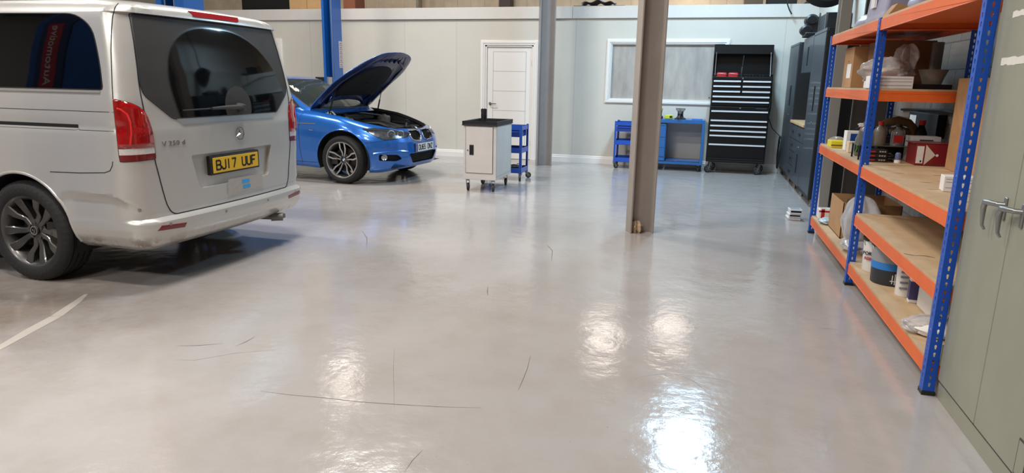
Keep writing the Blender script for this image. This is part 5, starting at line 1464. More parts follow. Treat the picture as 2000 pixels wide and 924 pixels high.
def beam(name, p0, p1, z, side):
    """p0,p1 on the face line; face height .07, lip on top"""
    (x0, y0), (x1, y1) = p0, p1
    mb = MB()
    if x0 == x1:
        s = side
        mb.box(min(x0, x0+.003*s), max(x0, x0+.003*s), y0, y1, z, z+.072).box(min(x0, x0+.032*s), max(x0, x0+.032*s), y0, y1, z+.050, z+.054).box(min(x0, x0+.02*s), max(x0, x0+.02*s), y0, y1, z, z+.003)
    else:
        s = side
        mb.box(x0, x1, min(y0, y0+.003*s), max(y0, y0+.003*s), z, z+.072).box(x0, x1, min(y0, y0+.032*s), max(y0, y0+.032*s), z+.050, z+.054).box(x0, x1, min(y0, y0+.02*s), max(y0, y0+.02*s), z, z+.003)
    return mb.build(name, m_orange, rack, smooth=0, bev=.0015)
LV = {'near': [1.795, .80, .455, .095], 'far': [1.795, 1.325, .80, .095]}
for bay, (ya, yb) in (('near', (0, Y1)), ('far', (Y1, Y2))):
    for z in LV[bay]:
        ya_, yb_ = ya+.008, yb-.002
        beam('beam', (.004, ya_), (.004, yb_), z, 1)
        beam('beam', (RX-.004, ya_), (RX-.004, yb_), z, -1)
        beam('end_beam', (.006, ya+.006), (RX-.006, ya+.006), z, 1)
        beam('end_beam', (.006, yb-.002), (RX-.006, yb-.002), z, -1)
        if z > 1.7: MB().box(.034, RX-.034, ya+.04, yb-.036, z+.040, z+.0535).build('deck_panel', m_orange, rack, smooth=0)
        MB().box(.010, RX-.010, ya+.012, yb-.008, z+.0545, z+.0855).build('shelf_board', m_chip, rack, smooth=0)
# stains on the boards
st = MB()
m_st = mat('oil_stain', (92, 70, 48), .7)
q_ = random.Random(11)
for (x, y, z) in [(1.11+q_.uniform(.1, .5), 3.38+q_.uniform(.3, 1.7), .8861) for _ in range(12)]:
    st.add([(x-.03-.02*q_.random(), y, z), (x, y-.006, z), (x+.04, y, z), (x, y+.006, z)], [(0, 1, 2, 3)])
so = st.build('shelf_stain', m_st, None, smooth=0); so.parent = rack; so.location = (-1.11, -3.38, 0); so['kind'] = 'stuff'
rs = MB()
for (cx, cy, a0, a1) in ((1.17, 4.03, 3.4, 5.0), (1.20, 3.93, .2, 2.2)):
    n = 14; vs = []
    for i in range(n+1):
        a = a0+(a1-a0)*i/n; wv = .006*math.sin(PI*i/n)
        for r in (.055-wv, .055+wv): vs.append((cx+r*math.cos(a), cy+r*math.sin(a), .5411))
    rs.add(vs, [(2*i, 2*i+2, 2*i+3, 2*i+1) for i in range(n)])
so = rs.build('shelf_stain', m_st, None, smooth=0, merge=False); so.parent = rack; so.location = (-1.11, -3.38, 0)
S1, S2, S3, S4, S5 = 1.8815, 1.4115, .8865, .5415, .1815

# ---------------------------------------------------------------- grey-green double door cupboard
m_gg = mat('sage_enamel', (138, 137, 120), .42, coat=.15, var=.06, vs=3, rvar=.08)
t = thing('steel_cupboard', 'tall grey-green steel cupboard with twin lever handles nearest the camera', 'cupboard', (1.17, 2.475, 0))
CWd = .90
MB().box(.004, .46, 0, CWd, .0, 1.83).build('carcass', m_gg, t, smooth=0, bev=.005)
MB().box(0, .02, 0, CWd, 0, .085).build('plinth', m_gg, t, smooth=0, bev=.003)
for y0, y1 in ((.008, .448), (.452, .892)):
    d_ = MB().box(-.008, .01, y0, y1, .09, 1.815).build('door', m_gg, t, smooth=0, bev=.004)
for y_ in (.895,):
    for z_ in (.21, 1.68): MB().cyl((-.006, y_, z_-.05), (-.006, y_, z_+.05), .006, n=10).build('hinge', mat('hinge_brass', (132, 126, 96), .4, .6), t)
gp = MB().box(-.004, .006, .448, .452, .09, 1.815).box(-.006, .012, 0, CWd, .085, .09).build('door_gap', mat('gap_dark', (50, 48, 42), .8), t, smooth=0)
for y0, s in ((.515, 1), (.36, 1)):
    mb = MB()
    mb.rings([((-.008, y0, .955), .012), ((-.012, y0, 1.0), .015), ((-.012, y0, .93), .010), ((-.008, y0, .915), .004)][1:], 12)
    h_ = MB().box(-.016, -.007, y0-.011, y0+.011, .925, 1.015)
    ho = h_.build('handle_plate', m_steel, t, bev=.006, seg=3)
    MB().rings([((-.010, y0, .985), .010), ((-.035, y0+.01, .985), .010), ((-.048, y0+.05, .984), .011), ((-.048, y0+.088, .980), .0115), ((-.048, y0+.098, .955), .011), ((-.046, y0+.098, .92), .0085), ((-.044, y0+.096, .885), .0065), ((-.036, y0+.088, .868), .005)], 14).build('lever', m_steel, ho)
m_mk = mat('old_label_white', (205, 202, 192), .7, var=.05, vs=30)
for y0, y1, z0, z1 in ((.55, .80, 1.515, 1.545), (.50, .765, 1.70, 1.722)):
    q_ = random.Random(int(z0*100)); n = 10
    up = [(y0+(y1-y0)*i/n, z1+q_.uniform(-.004, .003)) for i in range(n+1)]; dn_ = [(y0+(y1-y0)*i/n, z0+q_.uniform(-.003, .005)) for i in range(n+1)]
    MB().prism(dn_+up[::-1], 0, -.0092, -.0082).build('label_remnant', m_mk, t, smooth=0)
MB().box(-.012, -.008, .0, .07, .10, .235).build('badge_plate', mat('black_edge_plate', (60, 58, 52), .5), t, smooth=0)
MB().box(-.013, -.011, .004, .064, .106, .229).build('badge_face', m_gg, t, smooth=0)

# ---------------------------------------------------------------- things on the racking
def box_item(name, label, cat, x, y, z, w_, d_, h, m_, rz=0, bev=.003, group=None):
    t = thing(name, label, cat, (x, y, z), rz, group)
    MB().box(0, w_, 0, d_, 0, h).build('box_body', m_, t, smooth=0, bev=bev)
    return t
def flaps(t, w_, d_, h):
    MB().box(w_*.5-.001, w_*.5+.001, 0, d_, h, h+.0012).build('lid_seam', mat('card_seam', (110, 82, 54), .9), t, smooth=0)
    return t
def barcode(t, M_, w_, h, m_=None):
    MB().box(0, w_, 0, h, 0, .0006, M_).build('label', m_ or m_white, t, smooth=0)
m_lines = mat('grey_print', (150, 148, 148), .7)
# top shelf
m_lav = mat('lavender_plastic', (146, 144, 166), .4, var=.06, vs=6, bump=.25, bs=9)
t = thing('storage_tub', 'lavender-grey plastic tub under film on the top shelf', 'tub', (1.15, 5.36, S1))
MB().prism([(0, 0), (.36, 0), (.34, .05), (.34, .30), (.03, .30), (.01, .05)], 1, 0, .60).build('tub_body', m_lav, t, smooth=0, bev=.02, seg=3)
tag(MB().box(-.003, .012, .30, .42, .10, .20).build('label', m_white, t, smooth=0), 'white paper label')
t = thing('film_sheet', 'rumpled lavender plastic film spilling over the top shelf edge', 'plastic film', (1.26, 4.55, S1+.012))
crumple(MB(), (.12, .20, .06), (.20, .30, .14), 14, 8, .45, .5).build('film', m_lav, t, smooth=60)
t = thing('open_carton', 'flattened cardboard flap sticking out under the plastic film on the top shelf', 'cardboard', (1.13, 5.14, S1))
MB().prism([(0, 0), (.16, 0), (.18, .045), (.05, .075)], 1, 0, .16).build('flap', m_cardb, t, smooth=0)
t = thing('film_sheet', 'grey-lilac film folded flat at the far end of the top shelf', 'plastic film', (1.20, 6.05, S1+.012))
crumple(MB(), (.12, .38, .03), (.12, .42, .09), 12, 21, .3, .4).build('film', m_lav, t, smooth=60)

# second shelf (far bay)
t = box_item('cardboard_box', 'upright cardboard box with a white shipping label at the far end of the second shelf', 'box', 1.21, 6.50, S2, .34, .38, .34, m_cardb); flaps(t, .34, .38, .34)
MB().box(-.0015, 0, .06, .22, .08, .20).build('shipping_label', m_white, t, smooth=0)
MB().box(-.002, .341, .18, .20, .22, .226).build('strap', m_black, t, smooth=0)
t = box_item('cardboard_box', 'plain cardboard box standing behind the white carton on the second shelf', 'box', 1.30, 5.98, S2, .38, .42, .36, mat('cardboard_dark', (118, 84, 54), .85, var=.08)); flaps(t, .38, .42, .36)
t = box_item('carton', 'long white carton with grey print on the second shelf behind the middle post', 'box', 1.07+.04, 5.32, S2, .275, .12, .083, m_white)
for z in (.02, .045, .065): MB().box(.01, .265, -.001, 0, z, z+.004).build('print_line', m_lines, t, smooth=0)
box_item('small_box', 'small white box at the left of the long white carton', 'box', 1.125, 5.52, S2, .05, .05, .05, m_white)
m_bag = film('clear_bag', (215, 208, 204), .68, .10, bump=.7, bs=14)
t = thing('plastic_bag', 'clear plastic bag of small parts lying on the white carton, knotted top', 'plastic bag', (1.27, 5.58, S2+.02))
crumple(MB(), (0, 0, .10), (.17, .13, .10), 12, 4, .9, .7).build('bag_film', m_bag, t, smooth=40)
crumple(MB(), (.12, .02, .20), (.07, .06, .09), 9, 9, .9, .8).build('bag_knot', m_bag, t, smooth=40)
k = MB().box(-.02, .06, -.06, .04, .06, .09).build('red_packet', mat('packet_red', (150, 30, 40), .5), t, smooth=0, bev=.004)
MB().box(-.03, .05, -.05, .03, .10, .125).build('cream_packet', mat('packet_cream', (212, 190, 130), .5), t, smooth=0, bev=.004)
t = thing('bowl', 'grey plastic bowl beside the clear bag on the second shelf', 'bowl', (1.575, 5.60, S2+.035))
MB().lathe([(0, 0), (.06, 0), (.075, .05), (.095, .10), (.098, .102), (.092, .10), (.070, .05), (.055, .008), (0, .008)], n=32).build('bowl_body', mat('bowl_grey', (160, 152, 142), .5), t)
t = box_item('flat_case', 'flat black case under the grey bowl on the second shelf', 'case', 1.40, 5.50, S2, .28, .22, .034, m_black)
t = thing('paper_stack', 'loose brown papers on the back of the second shelf', 'paper', (1.42, 5.78, S2))
for i in range(3): MB().box(.0+.01*i, .19, .0, .17, .012*i, .012*i+.008).build('sheet', mat('brown_paper', (138, 118, 98), .8), t, smooth=0)
t = thing('vase', 'grey cylinder standing behind the clear bag on the second shelf', 'cylinder', (1.66, 5.88, S2))
MB().lathe([(0, 0), (.04, 0), (.04, .34), (.037, .342), (.037, .33), (0, .33)], n=24).build('tube_body', mat('grey_tube', (100, 98, 96), .4), t)

# waist shelf, far bay
t = box_item('parts_box', 'small yellow box at the far front corner of the waist-high shelf', 'box', 1.135, 6.60, S3, .125, .20, .058, m_yel)
MB().box(.0, .10, -.001, 0, .015, .028).build('print_line', mat('yellow_print', (120, 100, 30), .6), t, smooth=0)
t = thing('blister_pack', 'clear domed packet lying behind the yellow box', 'packet', (1.20, 6.98, S3))
crumple(MB(), (.05, 0, .03), (.08, .06, .045), 9, 5, .6, .3).build('dome', film('clear_bag', (205, 196, 192)), t, smooth=50)
t = box_item('paint_tin', 'blue and white upright carton beside the spray bottle on the waist-high shelf', 'box', 1.205, 6.35, S3, .17, .12, .165, m_white)
MB().box(.03, .171, -.002, .122, .01, .145).build('blue_panel', mat('carton_blue', (22, 62, 140), .5), t, smooth=0)
t = box_item('small_box', 'small tan cardboard box in front of the blue and white carton', 'box', 1.19, 6.14, S3, .10, .10, .09, mat('tan_card', (205, 184, 152), .8))
MB().box(.012, .05, -.001, 0, .01, .07).build('label', m_white, t, smooth=0)
t = thing('black_tool', 'black handheld tool lying behind the tan box', 'tool', (1.24, 6.30, S3))
MB().rings([((-.03, 0, .03), .025), ((0, 0, .045), .035), ((.05, 0, .04), .028), ((.09, 0, .03), .015)], 12).build('tool_body', m_black, t)
def spray(label, x, y, z):
    t = thing('spray_bottle', label, 'spray bottle', (x, y, z))
    MB().lathe([(0, 0), (.040, 0), (.044, .01), (.044, .13), (.034, .16), (.016, .19), (.014, .20), (0, .20)], n=24).build('bottle_body', mat('smoke_bottle', (98, 96, 84), .25, coat=.4), t)
    MB().lathe([(.0448, .03), (.0452, .03), (.0452, .10), (.0448, .10)], n=24, close=True).build('bottle_label', mat('label_black', (30, 34, 30), .4), t)
    MB().tube([(-.038, -.024, .03), (-.030, -.035, .06), (-.034, -.030, .09)], .003).build('label_stripe', mat('label_green', (90, 190, 60), .4), t)
    MB().lathe([(.018, .195), (.019, .225), (0, .225)], n=20).build('cap', m_red, t)
    hd = MB().box(-.03, .015, -.010, .010, .225, .255).box(-.040, -.03, -.007, .007, .238, .250).build('trigger_head', mat('spray_white', (215, 215, 212), .4), t, smooth=0, bev=.004)
    MB().tube([(-.02, 0, .232), (-.035, 0, .215), (-.05, 0, .21)], .003).build('trigger', m_black, hd)
spray('dark spray bottle with a red collar beside the middle post', 1.235, 5.93, S3)

# waist shelf, near bay
for i in range(3):
    t = box_item('socket_box', ['black and red flat parts box, lowest of the stack of three behind the middle post', 'black and red flat parts box, middle of the stack of three behind the middle post', 'black and red flat parts box, topmost of the stack of three behind the middle post'][i], 'box', 1.185, 5.47, S3+.030*i+.0005*i, .14, .14, .028, mat('black_card', (28, 24, 26), .5), group='flat parts boxes in a stack')
    MB().box(.012, .06, -.001, 0, .009, .02).build('print_red', mat('print_red', (175, 44, 50), .5), t, smooth=0)
    for k in range(3): MB().box(.085+k*.016, .096+k*.016, -.001, 0, .010, .02).build('print_pale', mat('print_pale', (180, 170, 160), .6), t, smooth=0)
t = thing('wire_stand', 'low black stand carrying the grey oil bottles', 'stand', (1.15, 5.42, S3))
MB().box(.0, .35, .16, .42, .105, .112).build('stand_top', mat('stand_glass', (84, 84, 74), .2, coat=.4), t, smooth=0, bev=.002)
for x, y in ((.01, .17), (.34, .17), (.01, .41), (.34, .41)): MB().box(x-.006, x+.006, y-.006, y+.006, 0, .105).build('leg', m_black, t, smooth=0)
def bottle(label, x, y, z, capm, body, h=.165, rx=.045, ry=.032, lab=None):
    t = thing('oil_bottle', label, 'bottle', (x, y, z), 0, None)
    prof = [(0, 0), (.94, 0), (1, .06), (1, .62), (.9, .74), (.45, .88), (.36, .92), (.36, 1.0), (0, 1.0)]
    M_ = Matrix.Diagonal((rx, ry, h, 1))
    MB().lathe(prof, M_, 28).build('bottle_body', body, t, smooth=45)
    MB().lathe([(.42*rx, h*.97), (.44*rx, h*1.12), (0, h*1.12)], n=20).build('cap', capm, t)
    if lab: MB().box(-rx*.7, rx*.7, -ry-.001, -ry*.9, h*.15, h*.55).build('bottle_label', lab, t, smooth=0)
    MB().tube([(rx*.6, 0, h*.84), (rx*.95, 0, h*.78), (rx*1.0, 0, h*.5)], .006).build('bottle_handle', body, t)
m_bot = mat('grey_bottle', (112, 104, 92), .35, coat=.3)
bottle('grey oil bottle standing at the left end of the black stand', 1.195, 5.64, S3+.112, mat('grey_cap', (90, 90, 90), .5), mat('grey_bottle2', (92, 92, 86), .3, coat=.3), h=.15)
bottle('grey-brown oil bottle with a red cap in the middle of the black stand', 1.295, 5.64, S3+.112, m_red, m_bot, h=.155)
bottle('clear grey bottle with a red label at the right end of the black stand', 1.42, 5.66, S3+.112, m_black, mat('clear_grey', (128, 128, 130), .2, coat=.5), h=.14, lab=m_red)
t = thing('work_gloves', 'brown leather gloves draped over the bottles', 'gloves', (1.43, 5.83, S3+.25))
m_lea = mat('brown_leather', (106, 84, 52), .8, var=.2, vs=15)
MB().rings([((-.10, 0, 0), .012), ((-.06, 0, .02), .03), ((.02, 0, .035), .036), ((.10, .01, .02), .03), ((.14, .02, -.02), .03), ((.15, .02, -.08), .02)], 14).build('glove', m_lea, t)
MB().rings([((-.02, .03, -.05), .02), ((.04, .03, -.03), .035), ((.11, .03, -.06), .03), ((.13, .03, -.12), .02)], 14).build('glove', m_lea, t)
MB().box(1.34, 1.56, 5.86, 5.95, S3, S3+.16).build('x', m_dark).name = 'black_crate'
tag(bpy.data.objects['black_crate'], 'black crate under the brown gloves at the back of the shelf', 'crate')
t = thing('oil_bottle', 'tall bottle with a red cap at the back, right of the gloves', 'bottle', (1.615, 5.82, S3))
MB().lathe([(0, 0), (.04, 0), (.042, .2), (.02, .25), (.02, .26), (0, .26)], n=20).build('bottle_body', m_dark, t); MB().lathe([(.024, .26), (.024, .295), (0, .295)], n=18).build('cap', m_red, t)
t = thing('small_bottle', 'small blue and white bottle on the shelf between stand legs', 'bottle', (1.395, 5.47, S3))
MB().lathe([(0, 0), (.022, 0), (.022, .02), (.018, .022)], n=20).build('jar_lid', m_white, t); MB().lathe([(.018, .022), (.02, .03), (.02, .065), (.012, .075), (0, .075)], n=20).build('jar_body', mat('jar_blue', (96, 104, 140), .4), t)
t = thing('hose_fitting', 'dark coiled fitting beside the small blue and white bottle', 'fitting', (1.345, 5.50, S3))
MB().tube([(.022*math.cos(i*.5), .022*math.sin(i*.5), .012+.0015*i) for i in range(36)], .008, 8).build('coil', m_black, t)
t = box_item('carton', 'white carton with black print behind the red box', 'box', 1.50, 5.62, S3, .20, .14, .185, m_white)
MB().box(.06, .15, -.001, 0, .155, .163).build('print_line', m_black, t, smooth=0)
box_item('carton', 'dull grey carton at the back wall above the red box', 'box', 1.48, 5.80, S3, .24, .12, .245, mat('grey_card', (98, 92, 84), .8)) if False else None
t = box_item('parts_carton', 'dark red box with a pale triangle and white label on the waist-high shelf', 'box', 1.475, 5.36, S3, .205, .22, .15, mat('maroon_card', (128, 20, 22), .45, coat=.2), rz=.0)
MB().box(.006, .050, -.0012, 0, .015, .135).build('label', m_white, t, smooth=0)
MB().box(.032, .042, -.0016, -.001, .022, .036).build('label_code', m_black, t, smooth=0)
MB().prism([(.060, .004), (.060, .146), (.125, .076)], 1, -.0012, 0).build('pale_triangle', mat('pale_card', (214, 202, 186), .6), t, smooth=0)
MB().lathe([(0, 0), (.009, 0), (.009, .001), (0, .001)], frame((.135, -.001, .074), (1, 0, 0), (0, 0, 1)), 16).build('white_dot', m_white, t)
tag(MB().box(1.455, 1.74, 5.36, 5.58, S3+.152, S3+.156).build('red_lid', mat('maroon_card', (128, 20, 22))), 'thin dark red lid resting on the dark red box', 'lid')
t = box_item('cardboard_box', 'tall slim cardboard box standing on the waist-high shelf beside the near post', 'box', 1.625, 4.62, S3, .07, .60, .60, m_cardb)
MB().box(.0, .08, -.001, 0, .10, .104).build('print_line', mat('card_print', (128, 96, 64), .9), t, smooth=0)
MB().box(.012, .055, -.001, 0, .40, .54).build('print_panel', mat('card_print', (128, 96, 64)), t, smooth=0)
t = box_item('carton', 'flat white carton at the front of the waist-high shelf behind the near post', 'box', 1.262, 4.03, S3, .30, .10, .082, m_white, rz=-.12)
for z in (.02, .05, .065): MB().box(.01, .29, -.001, 0, z, z+.003).build('print_line', m_lines, t, smooth=0)
# conduit and cables on the block wall behind
tag(MB().tube([(1.985, 7.9, 1.20), (1.985, 6.8, 1.235), (1.985, 5.6, 1.22), (1.985, 5.0, 1.19), (1.985, 4.2, 1.185)], .012, 8).build('wall_cable', m_black), 'black cable clipped along the painted block wall behind the racking', 'cable')
t = thing('wall_switch_box', 'dark electrical box with white cover on the block wall behind the racking', 'electrical box', (1.93, 6.55, 1.0))
MB().box(0, .07, 0, .85, 0, .20).build('box_body', mat('navy_box', (14, 16, 24), .6), t, smooth=0, bev=.005); MB().box(-.004, 0, .60, .80, .03, .17).build('white_cover', m_white, t, smooth=0)
t = thing('blue_bin', 'blue plastic bin on the back of the waist-high shelf behind the middle post', 'bin', (1.27, 6.05, S3))
MB().prism([(.01, 0), (.37, 0), (.39, .22), (0, .22)], 1, 0, .12).build('bin_body', mat('bin_navy', (16, 44, 96), .4), t, smooth=0, bev=.006)

# lower shelf board of the near bay is nearly empty: a black knob sits at its back
# bottom shelf, near bay
def bucket(name, label, x, y, r, h, bodym, lidm, bands=(), handle=True, cat='bucket'):
    t = thing(name, label, cat, (x, y, S5))
    MB().lathe([(0, 0), (r*.90, 0), (r*.92, .005), (r, h), (0, h)], n=40).build('bucket_body', bodym, t)
    for z0, z1, mm, nm in bands:
        ra = r*(.92+.08*z0/h)+.0012; rb = r*(.92+.08*z1/h)+.0012
        MB().lathe([(ra-.003, z0), (ra, z0), (rb, z1), (rb-.003, z1)], n=40, close=True).build(nm, mm, t)
    MB().lathe([(r*1.0, h-.012), (r*1.06, h-.012), (r*1.07, h+.006), (r*1.0, h+.010), (r*.95, h+.002), (0, h+.002)], n=40).build('lid', lidm, t)
    if handle: MB().tube([(r*1.03*math.cos(PI*i/16+PI), -r*.15-r*.9*math.sin(PI*i/16)*.35, h-.035+.02-.075*math.sin(PI*i/16)) for i in range(17)], .003).build('wire_handle', m_steel, t)
    return t
m_cream = mat('bucket_white', (216, 212, 206), .4)
t = bucket('bucket', 'white bucket with black lid and black lettering, furthest on the bottom shelf', 1.255, 5.03, .105, .225, m_cream, m_black)
text('lettering', 'FORTE', .032, m_black, t, frame((-.075, -.073, .13), (.72, -.69, 0), (0, 0, 1)) @ Matrix.Translation((0, 0, .004)), bold=.001)
text('lettering', 'RESIN', .026, mat('print_red', (175, 44, 50)), t, frame((-.075, -.073, .095), (.72, -.69, 0), (0, 0, 1)) @ Matrix.Translation((0, 0, .004)), bold=.001)
t = bucket('bucket', 'dark grey bucket with a blue band and taped rim on the bottom shelf', 1.265, 4.74, .125, .255, mat('bucket_dark', (44, 48, 56), .4), m_black,
       ((.10, .145, mat('band_blue', (40, 120, 196), .4), 'blue_band'), (.146, .238, mat('band_grey', (140, 140, 142), .45), 'grey_band')))
MB().box(-.02, -.016, -.1235, -.117, .02, .075).box(-.005, -.001, -.1245, -.118, .015, .085).box(-.03, .012, -.1240, -.1175, .035, .039).build('white_splash', m_white, t, smooth=0)
crumple(MB(), (0, 0, .265), (.135, .135, .012), 8, 6, .9, .25).build('tape_film', film('clear_tape', (205, 195, 185)), t, smooth=40)
t = bucket('tub', 'slim white tub with a lid next to the dark grey bucket', 1.285, 4.46, .062, .235, m_cream, mat('lid_white', (226, 224, 218), .35), handle=False, cat='tub')
for z in (.05, .085, .12, .15): MB().box(-.052, -.01, -.060, -.050, z, z+.012).build('print_line', mat('print_grey_dark', (150, 150, 158), .6), t, smooth=0)
t = thing('powder_box', 'white and violet box between the slim tub and the white container', 'box', (1.262, 4.30, S5), -.1)
MB().box(0, .07, 0, .05, 0, .215).build('box_body', m_white, t, smooth=0, bev=.003); MB().box(-.001, .071, -.001, .051, .02, .13).build('violet_panel', mat('violet_print', (66, 60, 110), .5), t, smooth=0)
t = thing('container', 'large plain white plastic container on the bottom shelf', 'container', (1.29, 4.00, S5))
MB().prism([(0, 0), (.19, 0), (.19, .22), (.17, .25), (.03, .25), (0, .22)], 1, 0, .25).build('container_body', mat('bucket_white2', (205, 202, 196), .45), t, smooth=0, bev=.012, seg=3)
MB().lathe([(0, .25), (.03, .25), (.03, .27), (0, .27)], Matrix.Translation((.09, .1, 0)), 20).build('cap', m_white, t)
t = thing('plastic_bag', 'flat bag of white cloths with black print at the near end of the bottom shelf', 'plastic bag', (1.32, 3.77, S5), -.2)
m_fill = mat('white_wadding', (222, 218, 212), .8, bump=.3, bs=30)
crumple(MB(), (0, 0, .03), (.20, .13, .045), 12, 15, .6, .35).build('wadding', m_fill, t, smooth=60)
crumple(MB(), (0, 0, .034), (.215, .14, .050), 12, 16, .65, .45).build('bag_film', m_bag, t, smooth=40)
for i in range(7): MB().box(-.09+i*.022, -.076+i*.022, -.04-i*.006, -.01-i*.006, .096, .0975).build('print_mark', m_black, t, smooth=0)

# bottom shelf, far bay
t = thing('cardboard_box', 'open cardboard box behind the big clear bag on the bottom shelf', 'box', (1.19, 6.04, S5))
for a in ((0, .44, 0, .006, 0, .30), (0, .44, .55, .556, 0, .30), (0, .006, 0, .556, 0, .30), (.434, .44, 0, .556, 0, .30), (0, .44, 0, .556, 0, .006)): MB().box(*a).build('side', m_cardb, t, smooth=0)
MB().box(.10, .30, .10, .40, .10, .28).build('contents', mat('brown_dark', (74, 52, 36), .8), t, bev=.01, smooth=0)
t = thing('plastic_bag', 'big puffed clear plastic bag with a blue item at its bottom', 'plastic bag', (1.24, 5.72, S5))
m_big = film('puffed_bag', (218, 214, 212), .66, .10, bump=.8, bs=7)
crumple(MB(), (.03, .0, .20), (.13, .27, .21), 16, 31, .95, .4).build('bag_film', m_big, t, smooth=50)
crumple(MB(), (-.02, -.12, .05), (.10, .20, .05), 12, 33, .9, .7).build('bag_skirt', m_big, t, smooth=40)
MB().rings([((-.0, -.20, .04), .02), ((.0, -.14, .05), .04), ((0, -.05, .05), .04), ((0, 0, .05), .02)], 14).build('blue_roll', mat('roll_blue', (60, 70, 140), .5), t)
t = thing('plastic_bag', 'low clear bag of dark and red parts at the back of the bottom shelf', 'plastic bag', (1.50, 5.48, S5))
crumple(MB(), (.0, .0, .12), (.13, .18, .13), 14, 41, .9, .4).build('bag_film', m_bag, t, smooth=50)
for i, (x, y, r, mm) in enumerate(((-.06, 0, .05, m_dark), (.03, .07, .06, m_black), (.06, -.08, .045, mat('deep_red', (120, 16, 20))), (-.07, -.10, .035, m_red), (0, -.06, .05, m_dark))):
    crumple(MB(), (x, y, .06+r), (r*1.2, r*1.3, r), 8, 50+i, .9, .3).build('dark_part', mm, t, smooth=40)
t = thing('packet', 'crumpled red and white packet at the far front corner of the bottom shelf', 'packet', (1.15, 6.90, S5))
MB().box(0, .12, -.02, .10, 0, .10).build('packet_body', mat('lid_white', (226, 224, 218)), t, bev=.01, smooth=0); MB().box(.02, .05, -.022, -.018, 0, .10).box(.0, .12, -.022, -.018, .07, .085).build('red_stripe', m_red, t, smooth=0)
t = thing('packet', 'small pale blue film packet in front of the red and white packet', 'packet', (1.20, 6.68, S5))
crumple(MB(), (0, 0, .025), (.07, .10, .03), 10, 61, .8, .6).build('packet_body', mat('pale_blue_film', (176, 196, 206), .3), t, smooth=40)
t = thing('bolt', 'small black bolt lying on the bottom shelf by the middle post', 'bolt', (1.16, 5.40, S5))
MB().cyl((0, 0, .006), (.03, .02, .006), .004, n=8).cyl((-.006, -.004, .006), (0, 0, .006), .008, n=6).build('bolt_body', m_black, t)
# beside the far post
t = thing('broom_handle', 'white plastic pipe leaning beside the far rack post', 'pipe', (1.235, 7.42, 0))
MB().cyl((0, 0, .0), (-.015, .06, .52), .012, n=16).cyl((-.0146, .058, .50), (-.0152, .062, .53), .016, n=16).build('pipe_body', mat('pipe_white', (228, 228, 228), .35), t)
for i, (w_, d_, z, h, lab) in enumerate(((.14, .17, .0, .028, 'white plastic tray on the floor, lowest of the stack by the far rack post'), (.13, .16, .029, .04, 'white plastic tray in the middle of the stack by the far rack post'), (.13, .15, .070, .05, 'grey-topped white tray, topmost of the stack by the far rack post'))):
    t = thing('tray', lab, 'tray', (.985+.006*i, 7.72-.01*i, z), .05, 'white trays stacked on the floor')
    MB().prism([(.008, 0), (w_-.008, 0), (w_, h), (0, h)], 1, 0, d_).build('tray_body', mat('tray_white', (224, 224, 224), .4), t, smooth=0, bev=.006)
    if i: MB().box(.012, w_-.012, -.001, .002, h*.35, h*.75).build('dark_slot', m_dark, t, smooth=0)
    if i == 2: MB().box(.012, w_-.012, .012, d_-.012, h, h+.001).build('grey_top', mat('tray_grey', (150, 160, 166), .4), t, smooth=0)
# ---------------------------------------------------------------- stored on the mezzanine edge
def up(name, label, cat, x0, x1, y0, y1, h, m_):
    t = thing(name, label, cat, (x0, y0, 2.6))
    MB().box(0, x1-x0, 0, y1-y0, 0, h+.08).build('body', m_, t, smooth=0, bev=.006); return t
m_box1 = mat('carton_buff', (202, 164, 116), .85, var=.05)
up('storage_case', 'long black case at the left end of the mezzanine edge', 'case', -9.1, -8.02, 12.35, 12.6, .42, m_dark)
t = up('cardboard_box', 'buff cardboard box on the mezzanine next to the black case', 'box', -7.98, -7.60, 12.3, 12.7, .40, m_box1)
t = up('cardboard_box', 'buff cardboard box on the mezzanine left of the far blue lift post', 'box', -7.59, -7.22, 12.3, 12.7, .42, m_box1)
up('cardboard_box', 'reddish brown box on the mezzanine right of the far blue lift post', 'box', -6.80, -6.55, 12.3, 12.7, .38, mat('carton_red', (138, 84, 62), .85))
up('timber_post', 'pale timber stud standing above the white partition', 'timber', -5.98, -5.88, 13.9, 14.0, 3.0, mat('stud', (190, 168, 140), .8))
up('pipe', 'thin grey upright pipe above the partition right of the buff boxes', 'pipe', -5.85, -5.80, 13.6, 13.65, 3.0, m_steel)
t = thing('tray', 'black tray draped with a grey checked cloth above the partition', 'tray', (-2.30, 12.22, 2.6))
MB().box(0, .90, 0, .40, 0, .11).build('tray_body', m_black, t, smooth=0, bev=.008)
t = tag(MB().grid(lambda a, b: (-2.16+.58*a+.03*math.sin(7*b), 12.19+.36*b, 2.745+.07*math.sin(PI*a)*(.6+.4*math.sin(5*b))+.02*math.sin(16*a)), 24, 12).build('checked_cloth', mat('check_grey', (168, 164, 160), .85, var=.35, vs=14), solid=.006), 'grey checked cloth bundled on the black tray above the partition', 'cloth')
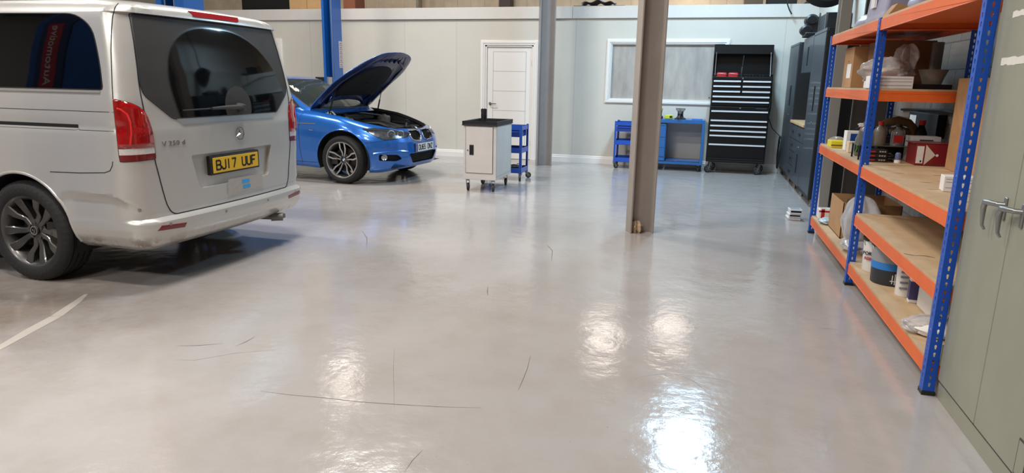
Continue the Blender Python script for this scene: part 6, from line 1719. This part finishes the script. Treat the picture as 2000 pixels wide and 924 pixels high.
# large black drum fan lying over the corner, and cable
t = thing('drum_fan', 'big round black fan hanging over the far right corner', 'fan', (1.325, 9.2, 2.645))
t.scale = (.74, .74, .74)
Mx = Matrix.Rotation(R(72), 4, 'X')
MB().lathe([(.36, -.12), (.40, -.12), (.41, 0), (.40, .12), (.36, .12), (.35, 0)], Mx, 48, close=True).build('drum', m_dark, t)
g = MB().lathe([(0, -.10), (.37, -.10), (.37, -.095), (0, -.095)], Mx, 40)
for r in (.08, .16, .24, .32): g.lathe([(r-.003, .115), (r+.003, .115), (r+.003, .121), (r-.003, .121)], Mx, 40, close=True)
for i in range(12): g.box(0, .37, -.002, .002, .116, .12, Mx @ Matrix.Rotation(2*PI*i/12, 4, 'Z'))
g.build('guard', m_black, t, smooth=0)
b_ = MB()
for i in range(5):
    M5 = Mx @ Matrix.Rotation(2*PI*i/5, 4, 'Z'); b_.grid(lambda a, b: (.05+.28*a, (-.05+.10*b)*(1+a), -.03+.05*b), 4, 4, M5)
b_.lathe([(0, .03), (.06, .03), (.06, -.06), (0, -.06)], Mx, 24).build('blades', m_black, t, solid=.003)
MB().box(-.02, .02, -.02, .02, .40, 4.3).build('hanging_rod', m_black, t, smooth=0)
tag(MB().tube([(1.20, 11.85, 3.2), (1.17, 11.87, 2.78), (1.165, 11.87, 2.66), (1.20, 11.88, 2.58), (1.245, 11.88, 2.51)], .010, 8).build('hanging_cable', m_black), 'black cable hanging from the mezzanine near the round fan', 'cable')
tag(MB().box(-.0, .62, 12.25, 12.5, 2.6, 3.0).box(.62, 1.2, 12.3, 12.6, 2.6, 2.80).build('dark_crate', mat('crate_dark', (40, 34, 30), .8), smooth=0), 'dark crates on the mezzanine beside the round fan', 'crate') if False else up('dark_crate', 'dark crate on the mezzanine beside the round fan', 'crate', .90, 1.35, 12.3, 12.7, .5, mat('crate_dark', (40, 34, 30), .8))
up('timber_board', 'brown board leaning at the back of the mezzanine beside the dark crate', 'timber', .55, .85, 12.6, 12.7, .5, mat('board_brown', (120, 96, 74), .8))
